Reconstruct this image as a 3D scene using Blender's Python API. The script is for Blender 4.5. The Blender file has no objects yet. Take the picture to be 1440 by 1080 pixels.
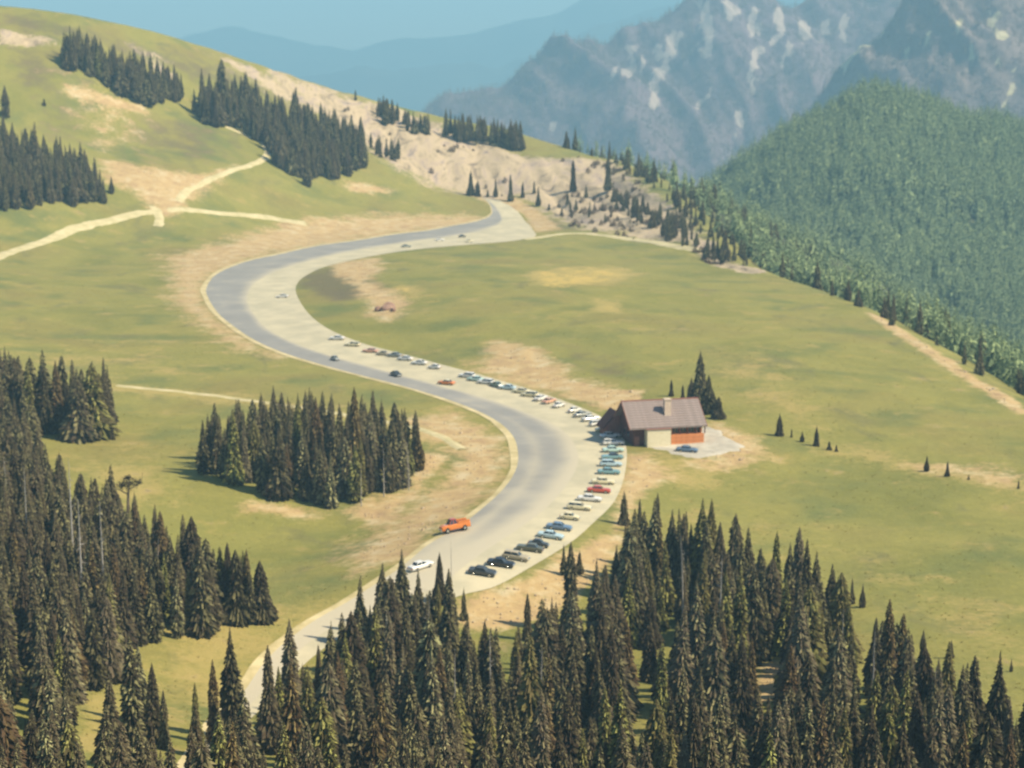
import bpy, math, random
import numpy as np
from mathutils import Vector
R = math.radians
rnd = random.Random(7)
sc = bpy.context.scene
col = sc.collection

# ---------------------------------------------------------------- camera, sky, sun, exposure
CAM = np.array([0.0, 0.0, 94.0]); PITCH = R(9.7); FPX = 2700.0
cam_data = bpy.data.cameras.new('camera')
cam_data.sensor_width = 36; cam_data.lens = 36 * FPX / 1440
cam_data.clip_start = 1; cam_data.clip_end = 60000
cam_data.dof.use_dof = True; cam_data.dof.focus_distance = 95; cam_data.dof.aperture_fstop = .45
cam = bpy.data.objects.new('camera', cam_data); col.objects.link(cam)
cam.location = CAM; cam.rotation_euler = (R(90) - PITCH, 0, 0)
sc.camera = cam
SUN_EL, SUN_AZ = 47.0, 106.0          # azimuth clockwise from +Y (the view direction)
world = bpy.data.worlds.new('World'); sc.world = world; world.use_nodes = True
wn = world.node_tree; wn.nodes.clear()
sky = wn.nodes.new('ShaderNodeTexSky'); sky.sky_type = 'NISHITA'; sky.sun_disc = False
sky.sun_elevation = R(SUN_EL); sky.sun_rotation = R(SUN_AZ); sky.altitude = 1500
bg = wn.nodes.new('ShaderNodeBackground'); bg.inputs[1].default_value = 0.092
wo = wn.nodes.new('ShaderNodeOutputWorld')
wn.links.new(sky.outputs[0], bg.inputs[0]); wn.links.new(bg.outputs[0], wo.inputs[0])
sd = bpy.data.lights.new('sun', 'SUN'); sd.energy = 4.4; sd.angle = R(0.5); sd.color = (1.0, 0.87, 0.64)
sun = bpy.data.objects.new('sun', sd); col.objects.link(sun)
sv = Vector((math.sin(R(SUN_AZ)) * math.cos(R(SUN_EL)), math.cos(R(SUN_AZ)) * math.cos(R(SUN_EL)), math.sin(R(SUN_EL))))
sun.rotation_euler = sv.to_track_quat('Z', 'Y').to_euler()
sc.view_settings.view_transform = 'Standard'; sc.view_settings.look = 'None'
sc.view_settings.exposure = 0.88; sc.view_settings.gamma = 1.0; sc.view_settings.use_curve_mapping = False
sc.render.engine = 'CYCLES'
sc.cycles.max_bounces = 5; sc.cycles.diffuse_bounces = 3; sc.cycles.glossy_bounces = 2
sc.cycles.transmission_bounces = 4; sc.cycles.volume_bounces = 0; sc.cycles.transparent_max_bounces = 8
sc.cycles.use_denoising = True

# ---------------------------------------------------------------- small maths
CP, SP = math.cos(PITCH), math.sin(PITCH)
def ray(u, v):
    a = (np.asarray(u, float) - 720) / FPX; b = (540 - np.asarray(v, float)) / FPX
    return a, CP + b * SP, -SP + b * CP
def at_z(u, v, z):
    dx, dy, dz = ray(u, v); t = (z - CAM[2]) / dz
    return (dx * t, dy * t, z)
def at_y(u, v, Y):
    dx, dy, dz = ray(u, v); t = Y / dy
    return (dx * t, Y, CAM[2] + dz * t)
def proj(x, y, z):
    zz = z - CAM[2]
    f = y * CP - zz * SP; up = y * SP + zz * CP
    return 720 + FPX * x / f, 540 - FPX * up / f
def hsh(i, j, s):
    n = (i.astype(np.int64) * 374761393 + j.astype(np.int64) * 668265263 + s * 1442695041) & 0xffffffff
    n = ((n ^ (n >> 13)) * 1274126177) & 0xffffffff
    return ((n ^ (n >> 16)) & 0xffff) / 65535.0
def vnoise(x, y, s=0):
    i = np.floor(x); j = np.floor(y); fx = x - i; fy = y - j
    fx = fx * fx * (3 - 2 * fx); fy = fy * fy * (3 - 2 * fy)
    return (hsh(i, j, s) * (1 - fx) * (1 - fy) + hsh(i + 1, j, s) * fx * (1 - fy)
            + hsh(i, j + 1, s) * (1 - fx) * fy + hsh(i + 1, j + 1, s) * fx * fy)
def fbm(x, y, o=4, s=0):
    r = 0; a = .5
    for k in range(o):
        r = r + a * vnoise(x * 2 ** k + 17.3 * k, y * 2 ** k - 9.1 * k, s + k); a *= .5
    return r
def ridged(x, y, o=4, s=0):
    r = 0; a = .5
    for k in range(o):
        r = r + a * (1 - np.abs(2 * vnoise(x * 2 ** k + 5.3 * k, y * 2 ** k + 3.7 * k, s + k) - 1)); a *= .5
    return r
def smooth(a, b, x):
    t = np.clip((x - a) / (b - a), 0, 1); return t * t * (3 - 2 * t)
def seg_dist(x, y, pts):
    d = np.full(np.shape(x), 1e9)
    for (x0, y0), (x1, y1) in zip(pts[:-1], pts[1:]):
        vx, vy = x1 - x0, y1 - y0; L = vx * vx + vy * vy + 1e-9
        t = np.clip(((x - x0) * vx + (y - y0) * vy) / L, 0, 1)
        d = np.minimum(d, np.hypot(x - x0 - t * vx, y - y0 - t * vy))
    return d
def inpoly(x, y, poly):
    r = np.zeros(np.shape(x), bool); n = len(poly)
    for i in range(n):
        x0, y0 = poly[i]; x1, y1 = poly[(i + 1) % n]
        c = ((y0 > y) != (y1 > y)) & (x < (x1 - x0) * (y - y0) / (y1 - y0 + 1e-12) + x0)
        r ^= c
    return r
def soft_poly(u, v, poly, w, k=3.0):
    inside = inpoly(u, v, poly)
    q = [(a, b * k) for a, b in poly]; q.append(q[0])
    d = seg_dist(u, v * k, q)
    return np.where(inside, .5 + .5 * np.clip(d / w, 0, 1), .5 - .5 * np.clip(d / w, 0, 1))
def catmull(P, n):
    P = np.asarray(P, float); m = len(P)
    Q = np.vstack([2 * P[0] - P[1], P, 2 * P[-1] - P[-2]])
    out = []
    for t in np.linspace(0, m - 1 - 1e-6, n):
        i = int(t); f = t - i; a, b, c, d = Q[i], Q[i + 1], Q[i + 2], Q[i + 3]
        out.append(.5 * (2 * b + (c - a) * f + (2 * a - 5 * b + 4 * c - d) * f * f + (3 * b - a - 3 * c + d) * f ** 3))
    return np.array(out)

# ---------------------------------------------------------------- the lie of the land
ctrl = []
for u, v, z in [(340, 975, -7), (400, 940, -6), (460, 885, -5), (540, 845, -3), (610, 825, -1.5), (655, 795, -.5), (728, 748, 0), (795, 695, 0), (813, 650, 0), (783, 602, 0),
                (690, 562, 0), (568, 530, 0), (455, 499, 0), (372, 461, 0), (348, 424, 0), (366, 394, 0), (448, 364, 0), (590, 339, 0), (690, 318, .5),
                (880, 660, -.3), (840, 738, -.5), (740, 803, -.7), (722, 640, -.2), (680, 710, -.4), (600, 765, -1), (416, 412, .2), (560, 496, .2), (745, 547, .1), (287, 405, -.2), (445, 512, -.3), (400, 355, .3),
                (500, 390, 2.6), (470, 425, 2.2), (545, 430, 3.5), (640, 440, 5.5), (760, 400, 6), (620, 370, 3), (900, 420, 5), (700, 500, 2.4), (850, 500, 4), (1000, 450, 4), (1000, 520, 4), (780, 345, 1.5), (870, 334, .8), (960, 345, 1),
                (930, 625, .3), (1020, 625, .3), (880, 575, .6), (1100, 560, 3), (1200, 550, 3), (1120, 625, -.5), (1300, 665, -1.5), (1440, 690, -2), (1050, 680, -2.5), (1200, 760, -3), (1350, 800, -3), (950, 720, -2),
                (870, 780, -3), (1000, 820, -4), (1250, 900, -3), (1440, 1000, -1), (700, 860, -5), (600, 890, -6), (760, 850, -5),
                (560, 700, -4), (620, 670, -2), (450, 640, 0), (350, 660, 0), (480, 760, -6), (400, 800, -6), (250, 650, 0), (200, 560, 0), (80, 600, 1), (-60, 640, 3), (250, 780, -4), (120, 760, 1), (-60, 800, 5), (220, 450, 0), (60, 430, 1), (-80, 450, 4), (180, 380, .5),
                (700, 1000, -3), (400, 1060, -2), (100, 1000, 1), (1100, 1000, -2), (1010, 365, 0), (1100, 395, 1.5), (1200, 432, 2), (1300, 492, 2), (1370, 535, 1), (1440, 580, 0), (1560, 640, 0), (1700, 760, -2), (1650, 1000, 0),
                (370, 310, 6), (230, 292, 16), (0, 362, 3), (120, 322, 9), (500, 310, 3), (300, 340, 2.5)]:
    ctrl.append(at_z(u, v, z))
for u, v, Y in [(60, 290, 955), (-100, 300, 920), (0, 200, 1040), (-150, 180, 1010), (100, 100, 1135), (200, 200, 1100), (300, 205, 1125), (230, 250, 1040), (340, 250, 1080), (120, 150, 1110), (400, 250, 1110), (470, 280, 1120), (550, 235, 1200), (640, 262, 1220),
                (600, 200, 1280), (740, 225, 1260), (690, 250, 1230), (800, 245, 1230), (800, 298, 1160), (720, 275, 1200), (900, 300, 1080), (960, 325, 1010), (400, 160, 1240), (250, 120, 1200), (340, 140, 1225)]:
    ctrl.append(at_y(u, v, Y))
EDGE = [at_z(2100, 960, 0), at_z(1700, 735, 0), at_z(1560, 648, 0), at_z(1440, 582, 0), at_z(1370, 537, 1), at_z(1300, 492, 2), at_z(1200, 433, 2), at_z(1100, 395, 1.5), at_z(1010, 365, 0),
        at_y(985, 332, 960), at_y(940, 288, 1080), at_y(900, 256, 1180), at_y(855, 226, 1260), at_y(780, 206, 1310), at_y(700, 180, 1340), at_y(600, 160, 1350), at_y(500, 135, 1340),
        at_y(400, 105, 1310), at_y(300, 73, 1280), at_y(200, 44, 1250), at_y(100, 24, 1220), at_y(0, 12, 1200), at_y(-200, -10, 1160), at_y(-600, -30, 1100)]
ctrl += EDGE[9:]
for p in [(0, 170, 14), (-80, 170, 18), (90, 170, 12), (0, 100, 42), (-60, 100, 46), (60, 100, 42), (0, 30, 80), (-100, 0, 88), (100, 0, 84), (0, -60, 110), (-200, 250, 24), (200, 220, 8), (320, 300, -4), (-350, 500, 60), (-450, 800, 90), (420, 420, -5)]:
    ctrl.append(p)
ctrl = np.array(ctrl)
def tps_fit(P):
    n = len(P); S = 100.0
    X = P[:, :2] / S
    d = np.hypot(X[:, None, 0] - X[None, :, 0], X[:, None, 1] - X[None, :, 1])
    K = np.where(d > 0, d * d * np.log(d + 1e-12), 0) + np.eye(n) * .02
    A = np.zeros((n + 3, n + 3)); A[:n, :n] = K; A[:n, n] = 1; A[:n, n + 1:] = X; A[n, :n] = 1; A[n + 1:, :n] = X.T
    w = np.linalg.solve(A, np.concatenate([P[:, 2], np.zeros(3)]))
    return X, w, S
TX, TW, TS = tps_fit(ctrl)
edge_xy = [(p[0], p[1]) for p in EDGE]
edge_poly = edge_xy + [(-1500, 1100), (-1500, -400), (900, -400), (900, 100)]
def H(x, y):
    x = np.atleast_1d(np.asarray(x, float)); y = np.atleast_1d(np.asarray(y, float))
    shp = x.shape; x = x.ravel(); y = y.ravel(); out = np.empty(len(x))
    for a in range(0, len(x), 40000):
        b = slice(a, a + 40000)
        X = x[b] / TS; Y = y[b] / TS
        d2 = (X[:, None] - TX[None, :, 0]) ** 2 + (Y[:, None] - TX[None, :, 1]) ** 2 + 1e-12
        out[b] = (.5 * d2 * np.log(d2)) @ TW[:-3] + TW[-3] + TW[-2] * X + TW[-1] * Y
    s = np.where(inpoly(x, y, edge_poly), 0, seg_dist(x, y, edge_xy))
    slope = .60 + .25 * (fbm(x / 60, y / 60, 3, 5) - .5)
    drop = slope * (np.sqrt(s * s + 14 ** 2) - 14)
    base = np.clip(out, -20, 150)
    z = base - drop
    floor = -168 + 10 * fbm(x / 90, y / 90, 3, 9)
    z = np.where(z < floor, floor + 0.0 * z, z)
    return z.reshape(shp)
_ts = np.concatenate([np.arange(120, 700, 1.5), np.arange(700, 1500, 3.0)])
def hit(u, v):
    dx, dy, dz = ray(u, v)
    x = dx * _ts; y = dy * _ts; z = CAM[2] + dz * _ts
    h = H(x, y); k = np.argmax(z < h)
    if k == 0: k = len(_ts) - 1
    a, b = _ts[k - 1], _ts[k]
    da = z[k - 1] - h[k - 1]; db = z[k] - h[k]
    t = a + (b - a) * da / (da - db + 1e-9)
    X, Y = float(dx * t), float(dy * t)
    return X, Y, float(H(X, Y)[0])

# ---------------------------------------------------------------- materials
def nd(nt, t, **kw):
    n = nt.nodes.new(t)
    for k, v in kw.items(): setattr(n, k, v)
    return n
def mat_base(name, rough=.9, spec=.2):
    m = bpy.data.materials.new(name); m.use_nodes = True
    b = m.node_tree.nodes['Principled BSDF']
    b.inputs['Roughness'].default_value = rough; b.inputs['Specular IOR Level'].default_value = spec
    return m, m.node_tree, b
def noise(nt, vec, scale, detail=4, rough=.55, dist=0):
    n = nd(nt, 'ShaderNodeTexNoise'); n.inputs['Scale'].default_value = scale; n.inputs['Detail'].default_value = detail
    n.inputs['Roughness'].default_value = rough; n.inputs['Distortion'].default_value = dist
    nt.links.new(vec, n.inputs['Vector']); return n.outputs[0]
def ramp(nt, fac, stops):
    r = nd(nt, 'ShaderNodeValToRGB'); e = r.color_ramp.elements
    e[0].position, e[0].color = stops[0][0], (*stops[0][1], 1)
    e[1].position, e[1].color = stops[-1][0], (*stops[-1][1], 1)
    for p, c in stops[1:-1]:
        q = e.new(p); q.color = (*c, 1)
    nt.links.new(fac, r.inputs[0]); return r.outputs[0]
def mix(nt, fac, a, b, mode='MIX'):
    m = nd(nt, 'ShaderNodeMix', data_type='RGBA', blend_type=mode)
    for s, v in ((m.inputs[0], fac), (m.inputs[6], a), (m.inputs[7], b)):
        if hasattr(v, 'links'): nt.links.new(v, s)
        elif isinstance(v, tuple): s.default_value = (*v, 1)
        else: s.default_value = v
    return m.outputs[2]
def maths(nt, op, a, b=0.0, clamp=False):
    m = nd(nt, 'ShaderNodeMath', operation=op, use_clamp=clamp)
    for s, v in ((m.inputs[0], a), (m.inputs[1], b)):
        if hasattr(v, 'links'): nt.links.new(v, s)
        else: s.default_value = v
    return m.outputs[0]
def maprange(nt, v, a, b, c=0.0, d=1.0):
    m = nd(nt, 'ShaderNodeMapRange', interpolation_type='SMOOTHSTEP')
    nt.links.new(v, m.inputs[0])
    for i, q in enumerate((a, b, c, d)): m.inputs[i + 1].default_value = q
    return m.outputs[0]
def bump(nt, bsdf, h, strength, dist):
    b = nd(nt, 'ShaderNodeBump'); b.inputs['Strength'].default_value = strength; b.inputs['Distance'].default_value = dist
    nt.links.new(h, b.inputs['Height']); nt.links.new(b.outputs[0], bsdf.inputs['Normal'])
def coords(nt, sx=1, sy=1, sz=1):
    g = nd(nt, 'ShaderNodeNewGeometry'); m = nd(nt, 'ShaderNodeMapping')
    m.inputs['Scale'].default_value = (sx, sy, sz)
    nt.links.new(g.outputs['Position'], m.inputs['Vector']); return m.outputs[0]
def attr(nt, name):
    a = nd(nt, 'ShaderNodeAttribute'); a.attribute_name = name; return a

GRASS_A, GRASS_B, GRASS_C, DRY = (.170, .174, .043), (.235, .220, .058), (.210, .182, .056), (.33, .265, .078)
DIRT_A, DIRT_B, DIRT_C = (.46, .33, .155), (.36, .245, .13), (.52, .43, .26)
def ground_material():
    m, nt, b = mat_base('meadow_ground')
    P = coords(nt)
    n1 = noise(nt, P, .018, 4, .55, .6); n2 = noise(nt, P, .09, 4, .6); n3 = noise(nt, P, .55, 5, .7); n4 = noise(nt, P, .035, 3, .5)
    g = ramp(nt, n1, [(.30, GRASS_A), (.5, GRASS_B), (.72, GRASS_C)])
    g = mix(nt, maprange(nt, n4, .50, .74), g, (.135, .156, .048))
    g = mix(nt, maprange(nt, n2, .54, .80), g, DRY)
    g = mix(nt, maprange(nt, noise(nt, coords(nt, 1, .5, 1), .045, 5, .6, 1.0), .55, .75), g, (.155, .150, .058))
    sp = mix(nt, n3, (.72, .72, .74), (1.3, 1.26, 1.2)); g = mix(nt, 1.0, g, sp, 'MULTIPLY')
    a = attr(nt, 'paint'); sep = nd(nt, 'ShaderNodeSeparateColor'); nt.links.new(a.outputs['Color'], sep.inputs[0])
    jit = maths(nt, 'MULTIPLY', maths(nt, 'SUBTRACT', mix(nt, .45, n2, n3), .5), 2.6)
    def mask(ch): return maprange(nt, maths(nt, 'ADD', sep.outputs[ch], jit), .22, .80)
    yel = mask(1); drk = mask(2); drt = mask(0)
    g = mix(nt, yel, g, mix(nt, n2, (.30, .26, .07), (.36, .27, .10)))
    g = mix(nt, maths(nt, 'MULTIPLY', drk, .8), g, mix(nt, n3, (.085, .075, .045), (.17, .135, .075)))
    d = ramp(nt, noise(nt, P, .16, 5, .65), [(.3, DIRT_B), (.5, DIRT_A), (.68, DIRT_C)])
    d = mix(nt, 1.0, d, mix(nt, n3, (.75, .74, .74), (1.2, 1.2, 1.2)), 'MULTIPLY')
    g = mix(nt, drt, g, d)
    a2 = attr(nt, 'paint2'); sep2 = nd(nt, 'ShaderNodeSeparateColor'); nt.links.new(a2.outputs['Color'], sep2.inputs[0])
    sc_ = maprange(nt, maths(nt, 'ADD', sep2.outputs[0], jit), .28, .66)
    scree = ramp(nt, noise(nt, coords(nt, 1, .35, 1), .055, 7, .72, 1.5), [(.34, (.17, .13, .10)), (.42, (.33, .26, .17)), (.5, (.48, .38, .24)), (.57, (.40, .31, .23)), (.66, (.24, .20, .17))])
    g = mix(nt, sc_, g, scree)
    fw = maprange(nt, maths(nt, 'ADD', sep2.outputs[2], jit), .35, .85)
    fw = maths(nt, 'MULTIPLY', fw, maprange(nt, noise(nt, coords(nt, 1, .6, 1), .13, 5, .7, .6), .40, .60))
    g = mix(nt, fw, g, mix(nt, n3, (.44, .33, .07), (.52, .37, .13)))
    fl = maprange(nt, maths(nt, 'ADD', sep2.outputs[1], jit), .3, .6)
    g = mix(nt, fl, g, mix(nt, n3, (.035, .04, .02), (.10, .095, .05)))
    nt.links.new(g, b.inputs['Base Color'])
    bump(nt, b, noise(nt, P, 1.1, 5, .7), .55, .5)
    return m
M = {}
M['ground'] = ground_material()
def simple(name, c1, c2, scale, rough=.9, spec=.2, bmp=0, bd=.05, obj=False, metal=0):
    m, nt, b = mat_base(name, rough, spec)
    if obj:
        tc = nd(nt, 'ShaderNodeTexCoord'); P = tc.outputs['Object']
    else: P = coords(nt)
    n = noise(nt, P, scale, 5, .62)
    nt.links.new(mix(nt, maprange(nt, n, .3, .7), c1, c2), b.inputs['Base Color'])
    b.inputs['Metallic'].default_value = metal
    if bmp: bump(nt, b, n, bmp, bd)
    return m
def asphalt():
    m, nt, b = mat_base('asphalt', .85, .25)
    P = coords(nt); n = noise(nt, P, .06, 5, .6); f = noise(nt, P, 3, 3)
    c = ramp(nt, n, [(.3, (.225, .22, .205)), (.55, (.27, .26, .235)), (.75, (.34, .315, .265))])
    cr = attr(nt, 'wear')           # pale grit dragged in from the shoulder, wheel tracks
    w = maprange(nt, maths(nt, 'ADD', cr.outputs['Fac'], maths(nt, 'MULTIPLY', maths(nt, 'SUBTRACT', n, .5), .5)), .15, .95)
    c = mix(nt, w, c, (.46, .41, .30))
    c = mix(nt, 1.0, c, mix(nt, f, (.9, .9, .9), (1.1, 1.1, 1.1)), 'MULTIPLY')
    nt.links.new(c, b.inputs['Base Color']); return m
M['asphalt'] = asphalt()
M['shoulder'] = simple('gravel_shoulder', (.40, .365, .255), (.53, .47, .32), .10, bmp=.2, bd=.05)
M['verge'] = simple('pale_verge', (.40, .33, .16), (.60, .50, .28), .16)
M['track'] = simple('track_soil', (.42, .37, .19), (.56, .48, .28), .22)
M['lot'] = simple('pale_gravel', (.34, .31, .25), (.50, .46, .37), .25, bmp=.2)
M['line'] = simple('road_paint', (.62, .58, .42), (.7, .66, .5), .8)

def crown_material(name, dark, light, warm, lo=.30, hi=1.05):
    m, nt, b = mat_base(name, .85, .15)
    g = nd(nt, 'ShaderNodeNewGeometry'); oi = nd(nt, 'ShaderNodeObjectInfo')
    c = mix(nt, maprange(nt, g.outputs['Random Per Island'], lo, hi), dark, light)
    c = mix(nt, maths(nt, 'MULTIPLY', oi.outputs['Random'], .75), c, warm)
    c = mix(nt, 1.0, c, oi.outputs['Color'], 'MULTIPLY')
    nt.links.new(c, b.inputs['Base Color'])
    b.inputs['Subsurface Weight'].default_value = 0
    return m
M['crown'] = crown_material('fir_needles', (.030, .024, .014), (.27, .25, .110), (.100, .074, .045))
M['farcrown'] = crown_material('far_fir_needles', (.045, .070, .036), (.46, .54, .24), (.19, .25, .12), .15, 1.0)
M['bluecrown'] = crown_material('mountain_fir_needles', (.10, .07, .075), (.27, .23, .18), (.20, .14, .14))
M['bark'] = simple('bark', (.10, .075, .055), (.17, .13, .10), 3)
M['snag'] = simple('weathered_wood', (.26, .24, .21), (.40, .37, .32), 2)

# ---------------------------------------------------------------- object helpers
def tag(o, label=None, cat=None, group=None, kind=None):
    if label: o['label'] = label
    if cat: o['category'] = cat
    if group: o['group'] = group
    if kind: o['kind'] = kind
    return o
def mesh(name, v, f, mat=None, smooth_=False):
    me = bpy.data.meshes.new(name); me.from_pydata([tuple(map(float, p)) for p in v], [], [tuple(map(int, q)) for q in f])
    for m_ in (mat if isinstance(mat, (list, tuple)) else [mat]):
        if m_: me.materials.append(m_)
    if smooth_: me.polygons.foreach_set('use_smooth', [True] * len(me.polygons))
    me.update(); return me
def put(name, me, parent=None, loc=None, rz=None):
    o = bpy.data.objects.new(name, me); col.objects.link(o)
    if parent: o.parent = parent
    if loc is not None: o.location = loc
    if rz is not None: o.rotation_euler = (0, 0, rz)
    return o
def empty(name, loc, rz=0):
    o = bpy.data.objects.new(name, None); col.objects.link(o); o.location = loc; o.rotation_euler = (0, 0, rz); o.empty_display_size = .5
    return o
def grid_mesh(name, X, Y, Z, mat):
    n, m = X.shape
    v = np.stack([X, Y, Z], -1).reshape(-1, 3).astype(np.float32)
    i = np.arange(n * m).reshape(n, m)
    q = np.stack([i[:-1, :-1], i[:-1, 1:], i[1:, 1:], i[1:, :-1]], -1).reshape(-1, 4)
    me = bpy.data.meshes.new(name); me.vertices.add(len(v)); me.vertices.foreach_set('co', v.ravel())
    me.loops.add(q.size); me.loops.foreach_set('vertex_index', q.ravel().astype(np.int32))
    me.polygons.add(len(q)); me.polygons.foreach_set('loop_start', np.arange(0, q.size, 4, dtype=np.int32))
    me.polygons.foreach_set('use_smooth', np.ones(len(q), bool))
    me.update(calc_edges=True); me.validate(); me.materials.append(mat)
    return me
def color_attr(me, name, r, g, b):
    a = me.color_attributes.new(name, 'FLOAT_COLOR', 'POINT')
    a.data.foreach_set('color', np.stack([r, g, b, np.ones_like(r)], -1).astype(np.float32).ravel())

# ---------------------------------------------------------------- road curves (matched across the road)
ROAD = [((180, 1180), (208, 1185), (232, 1190)), ((255, 1080), (280, 1085), (302, 1090)), ((315, 1003), (335, 1008), (352, 1012)), ((368, 935), (395, 940), (418, 945)), ((430, 880), (462, 886), (490, 892)), ((500, 838), (542, 848), (585, 865)),
        ((560, 798), (610, 828), (648, 838)), ((600, 765), (655, 795), (694, 826)), ((640, 741), (690, 770), (738, 803)), ((680, 710), (728, 745), (785, 775)),
        ((708, 682), (768, 715), (832, 738)), ((722, 657), (795, 685), (866, 702)), ((723, 635), (813, 650), (881, 652)), ((716, 613), (806, 622), (876, 615)),
        ((695, 593), (783, 600), (850, 589)), ((660, 575), (738, 580), (803, 568)), ((610, 557), (682, 560), (745, 548)), ((555, 541), (620, 543), (685, 530)),
        ((500, 527), (560, 527), (625, 514)), ((445, 512), (502, 511), (562, 497)), ((400, 498), (450, 496), (510, 483)), ((360, 481), (405, 479), (468, 466)),
        ((330, 462), (374, 461), (442, 449)), ((305, 442), (356, 441), (426, 431)), ((290, 420), (348, 424), (417, 414)), ((287, 404), (350, 409), (417, 401)),
        ((303, 384), (364, 394), (430, 388)), ((345, 367), (398, 378), (462, 374)), ((400, 355), (450, 363), (520, 361)), ((460, 343), (515, 350), (585, 351)),
        ((540, 331), (590, 338), (650, 345)), ((610, 322), (650, 330), (712, 340)), ((662, 312), (690, 320), (752, 333)), ((688, 303), (706, 311), (748, 322)),
        ((691, 294), (703, 299), (736, 308)), ((686, 284), (694, 288), (722, 293)), ((676, 276), (682, 279), (700, 281))]
RL = catmull([hit(*a)[:2] for a, b, c in ROAD], 420)
RD = catmull([hit(*b)[:2] for a, b, c in ROAD], 420)
RR = catmull([hit(*c)[:2] for a, b, c in ROAD], 420)
road_poly = [tuple(p) for p in RL[::4]] + [tuple(p) for p in RR[::-4]]
def ribbon(name, A, B, n, mat, lift, label=None, extra=None):
    t = np.linspace(0, 1, n)[None, :, None]
    P = A[:, None, :] * (1 - t) + B[:, None, :] * t
    X, Y = P[..., 0], P[..., 1]
    me = grid_mesh(name, X, Y, H(X, Y) + lift, mat)
    if extra is not None:
        a = me.attributes.new('wear', 'FLOAT', 'POINT'); a.data.foreach_set('value', extra(np.broadcast_to(t[..., 0], X.shape), X, Y).astype(np.float32).ravel())
    return tag(put(name, me), kind='structure')

# ---------------------------------------------------------------- ground sheet
TR = np.linspace(-.40, .42, 520)
YY = np.exp(np.linspace(math.log(75), math.log(2200), 860))
GX = TR[None, :] * (YY[:, None] + 60); GY = np.broadcast_to(YY[:, None], GX.shape).copy()
GZ = H(GX, GY)
gu, gv = proj(GX, GY, GZ)
rd = np.where(inpoly(GX, GY, road_poly), 0, 1.0)
rdist = np.minimum(seg_dist(GX.ravel(), GY.ravel(), [tuple(p) for p in RL[::6]]), seg_dist(GX.ravel(), GY.ravel(), [tuple(p) for p in RR[::6]])).reshape(GX.shape)
off = rd * smooth(4, 30, rdist)
def S(*polys, w=14, k=3.0):
    r = np.zeros(GX.shape); w = w * 2.7
    for p in polys: r = np.maximum(r, soft_poly(gu, gv, p, w, k))
    return r
def stroke(pts, rad):
    P = [hit(*p)[:2] for p in pts]; rad *= 1.3
    return np.clip(1.0 - .5 * seg_dist(GX, GY, P) / rad, 0, 1)
dirt = np.maximum.reduce([
    S([(236, 360), (300, 345), (370, 322), (430, 310), (520, 303), (620, 302), (690, 305), (690, 320), (560, 330), (440, 350), (350, 366), (290, 395), (290, 425), (330, 470), (395, 503), (340, 495), (280, 455), (245, 425)]),
    S([(460, 368), (530, 362), (540, 380), (515, 395), (560, 410), (575, 425), (550, 455), (520, 440), (500, 400), (470, 385)], w=8),
    S([(700, 480), (760, 490), (800, 525), (870, 550), (850, 575), (780, 553), (730, 540), (660, 522)], w=12),
    S([(640, 262), (700, 268), (745, 285), (790, 322), (750, 326), (735, 300), (690, 285), (670, 280)], w=4),
    S([(835, 552), (858, 548), (905, 549), (905, 560), (880, 572), (862, 578), (840, 572)], w=3),
    S([(880, 640), (910, 640), (945, 670), (900, 700), (870, 760), (850, 770), (870, 710)], w=10),
    S([(560, 590), (640, 580), (700, 610), (720, 650), (680, 705), (600, 762), (560, 790), (500, 810), (480, 780), (540, 740), (600, 690), (640, 640)], w=16) * .92,
    S([(640, 842), (740, 812), (860, 745), (870, 790), (800, 860), (700, 890), (640, 880)], w=10) * .95,
    S([(140, 222), (230, 240), (290, 245), (330, 232), (280, 275), (240, 305), (215, 300), (190, 270), (150, 255)], w=8, k=4),
    S([(560, 630), (640, 640), (600, 690), (560, 735), (520, 735), (480, 720), (570, 690)], w=10) * .9,
    S([(330, 700), (420, 712), (480, 722), (440, 735), (340, 715)], w=8) * .7,
    S([(1240, 645), (1440, 655), (1440, 695), (1330, 670)], w=10) * .62,
    S([(480, 250), (545, 262), (560, 272), (490, 270)], w=6) * .8,
    S([(1000, 590), (1060, 610), (1080, 650), (1020, 660), (960, 655)], w=10) * .8,
    S([(1060, 930), (1100, 925), (1125, 960), (1150, 955), (1170, 975), (1070, 985)], w=8) * .9])
dirt = np.maximum(dirt, stroke([(1225, 440), (1300, 490), (1370, 534), (1440, 578)], 2.2))
dirt = np.maximum(dirt, S([(85, 100), (150, 120), (210, 160), (200, 200), (140, 230), (90, 170)], w=16) * .45)
dirt = np.maximum(dirt, stroke([(100, 130), (140, 140), (200, 152)], 4))
yellow = np.maximum.reduce([
    stroke([(1180, 630), (1260, 650), (1340, 668), (1440, 688)], 6) * .7, stroke([(880, 650), (960, 650), (1050, 640)], 5) * .7, stroke([(170, 546), (300, 557), (460, 582), (560, 598), (640, 625)], 5) * .85, 
    S([(738, 380), (860, 374), (905, 385), (860, 400), (750, 400)], w=6), S([(830, 418), (872, 425), (870, 440), (835, 438)], w=5),
    S([(560, 400), (600, 405), (580, 420)], w=8), S([(990, 500), (1060, 500), (1150, 560), (1160, 610), (1080, 580), (1010, 560)], w=30) * .62,
    S([(0, 500), (200, 480), (300, 520), (200, 530), (0, 520)], w=30) * .55, S([(100, 640), (200, 640), (250, 720), (150, 700)], w=20) * .75,
    S([(560, 575), (640, 570), (690, 600), (600, 600)], w=12) * .7, S([(880, 650), (1000, 655), (1060, 680), (950, 700)], w=16) * .6,
    S([(110, 985), (165, 965), (165, 1060), (100, 1060)], w=10) * .8, S([(220, 870), (390, 860), (450, 830), (500, 850), (380, 990), (250, 1010)], w=20) * .6,
    S([(960, 700), (1100, 740), (1250, 860), (1440, 940), (1440, 860), (1200, 760)], w=30) * .5])
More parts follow.
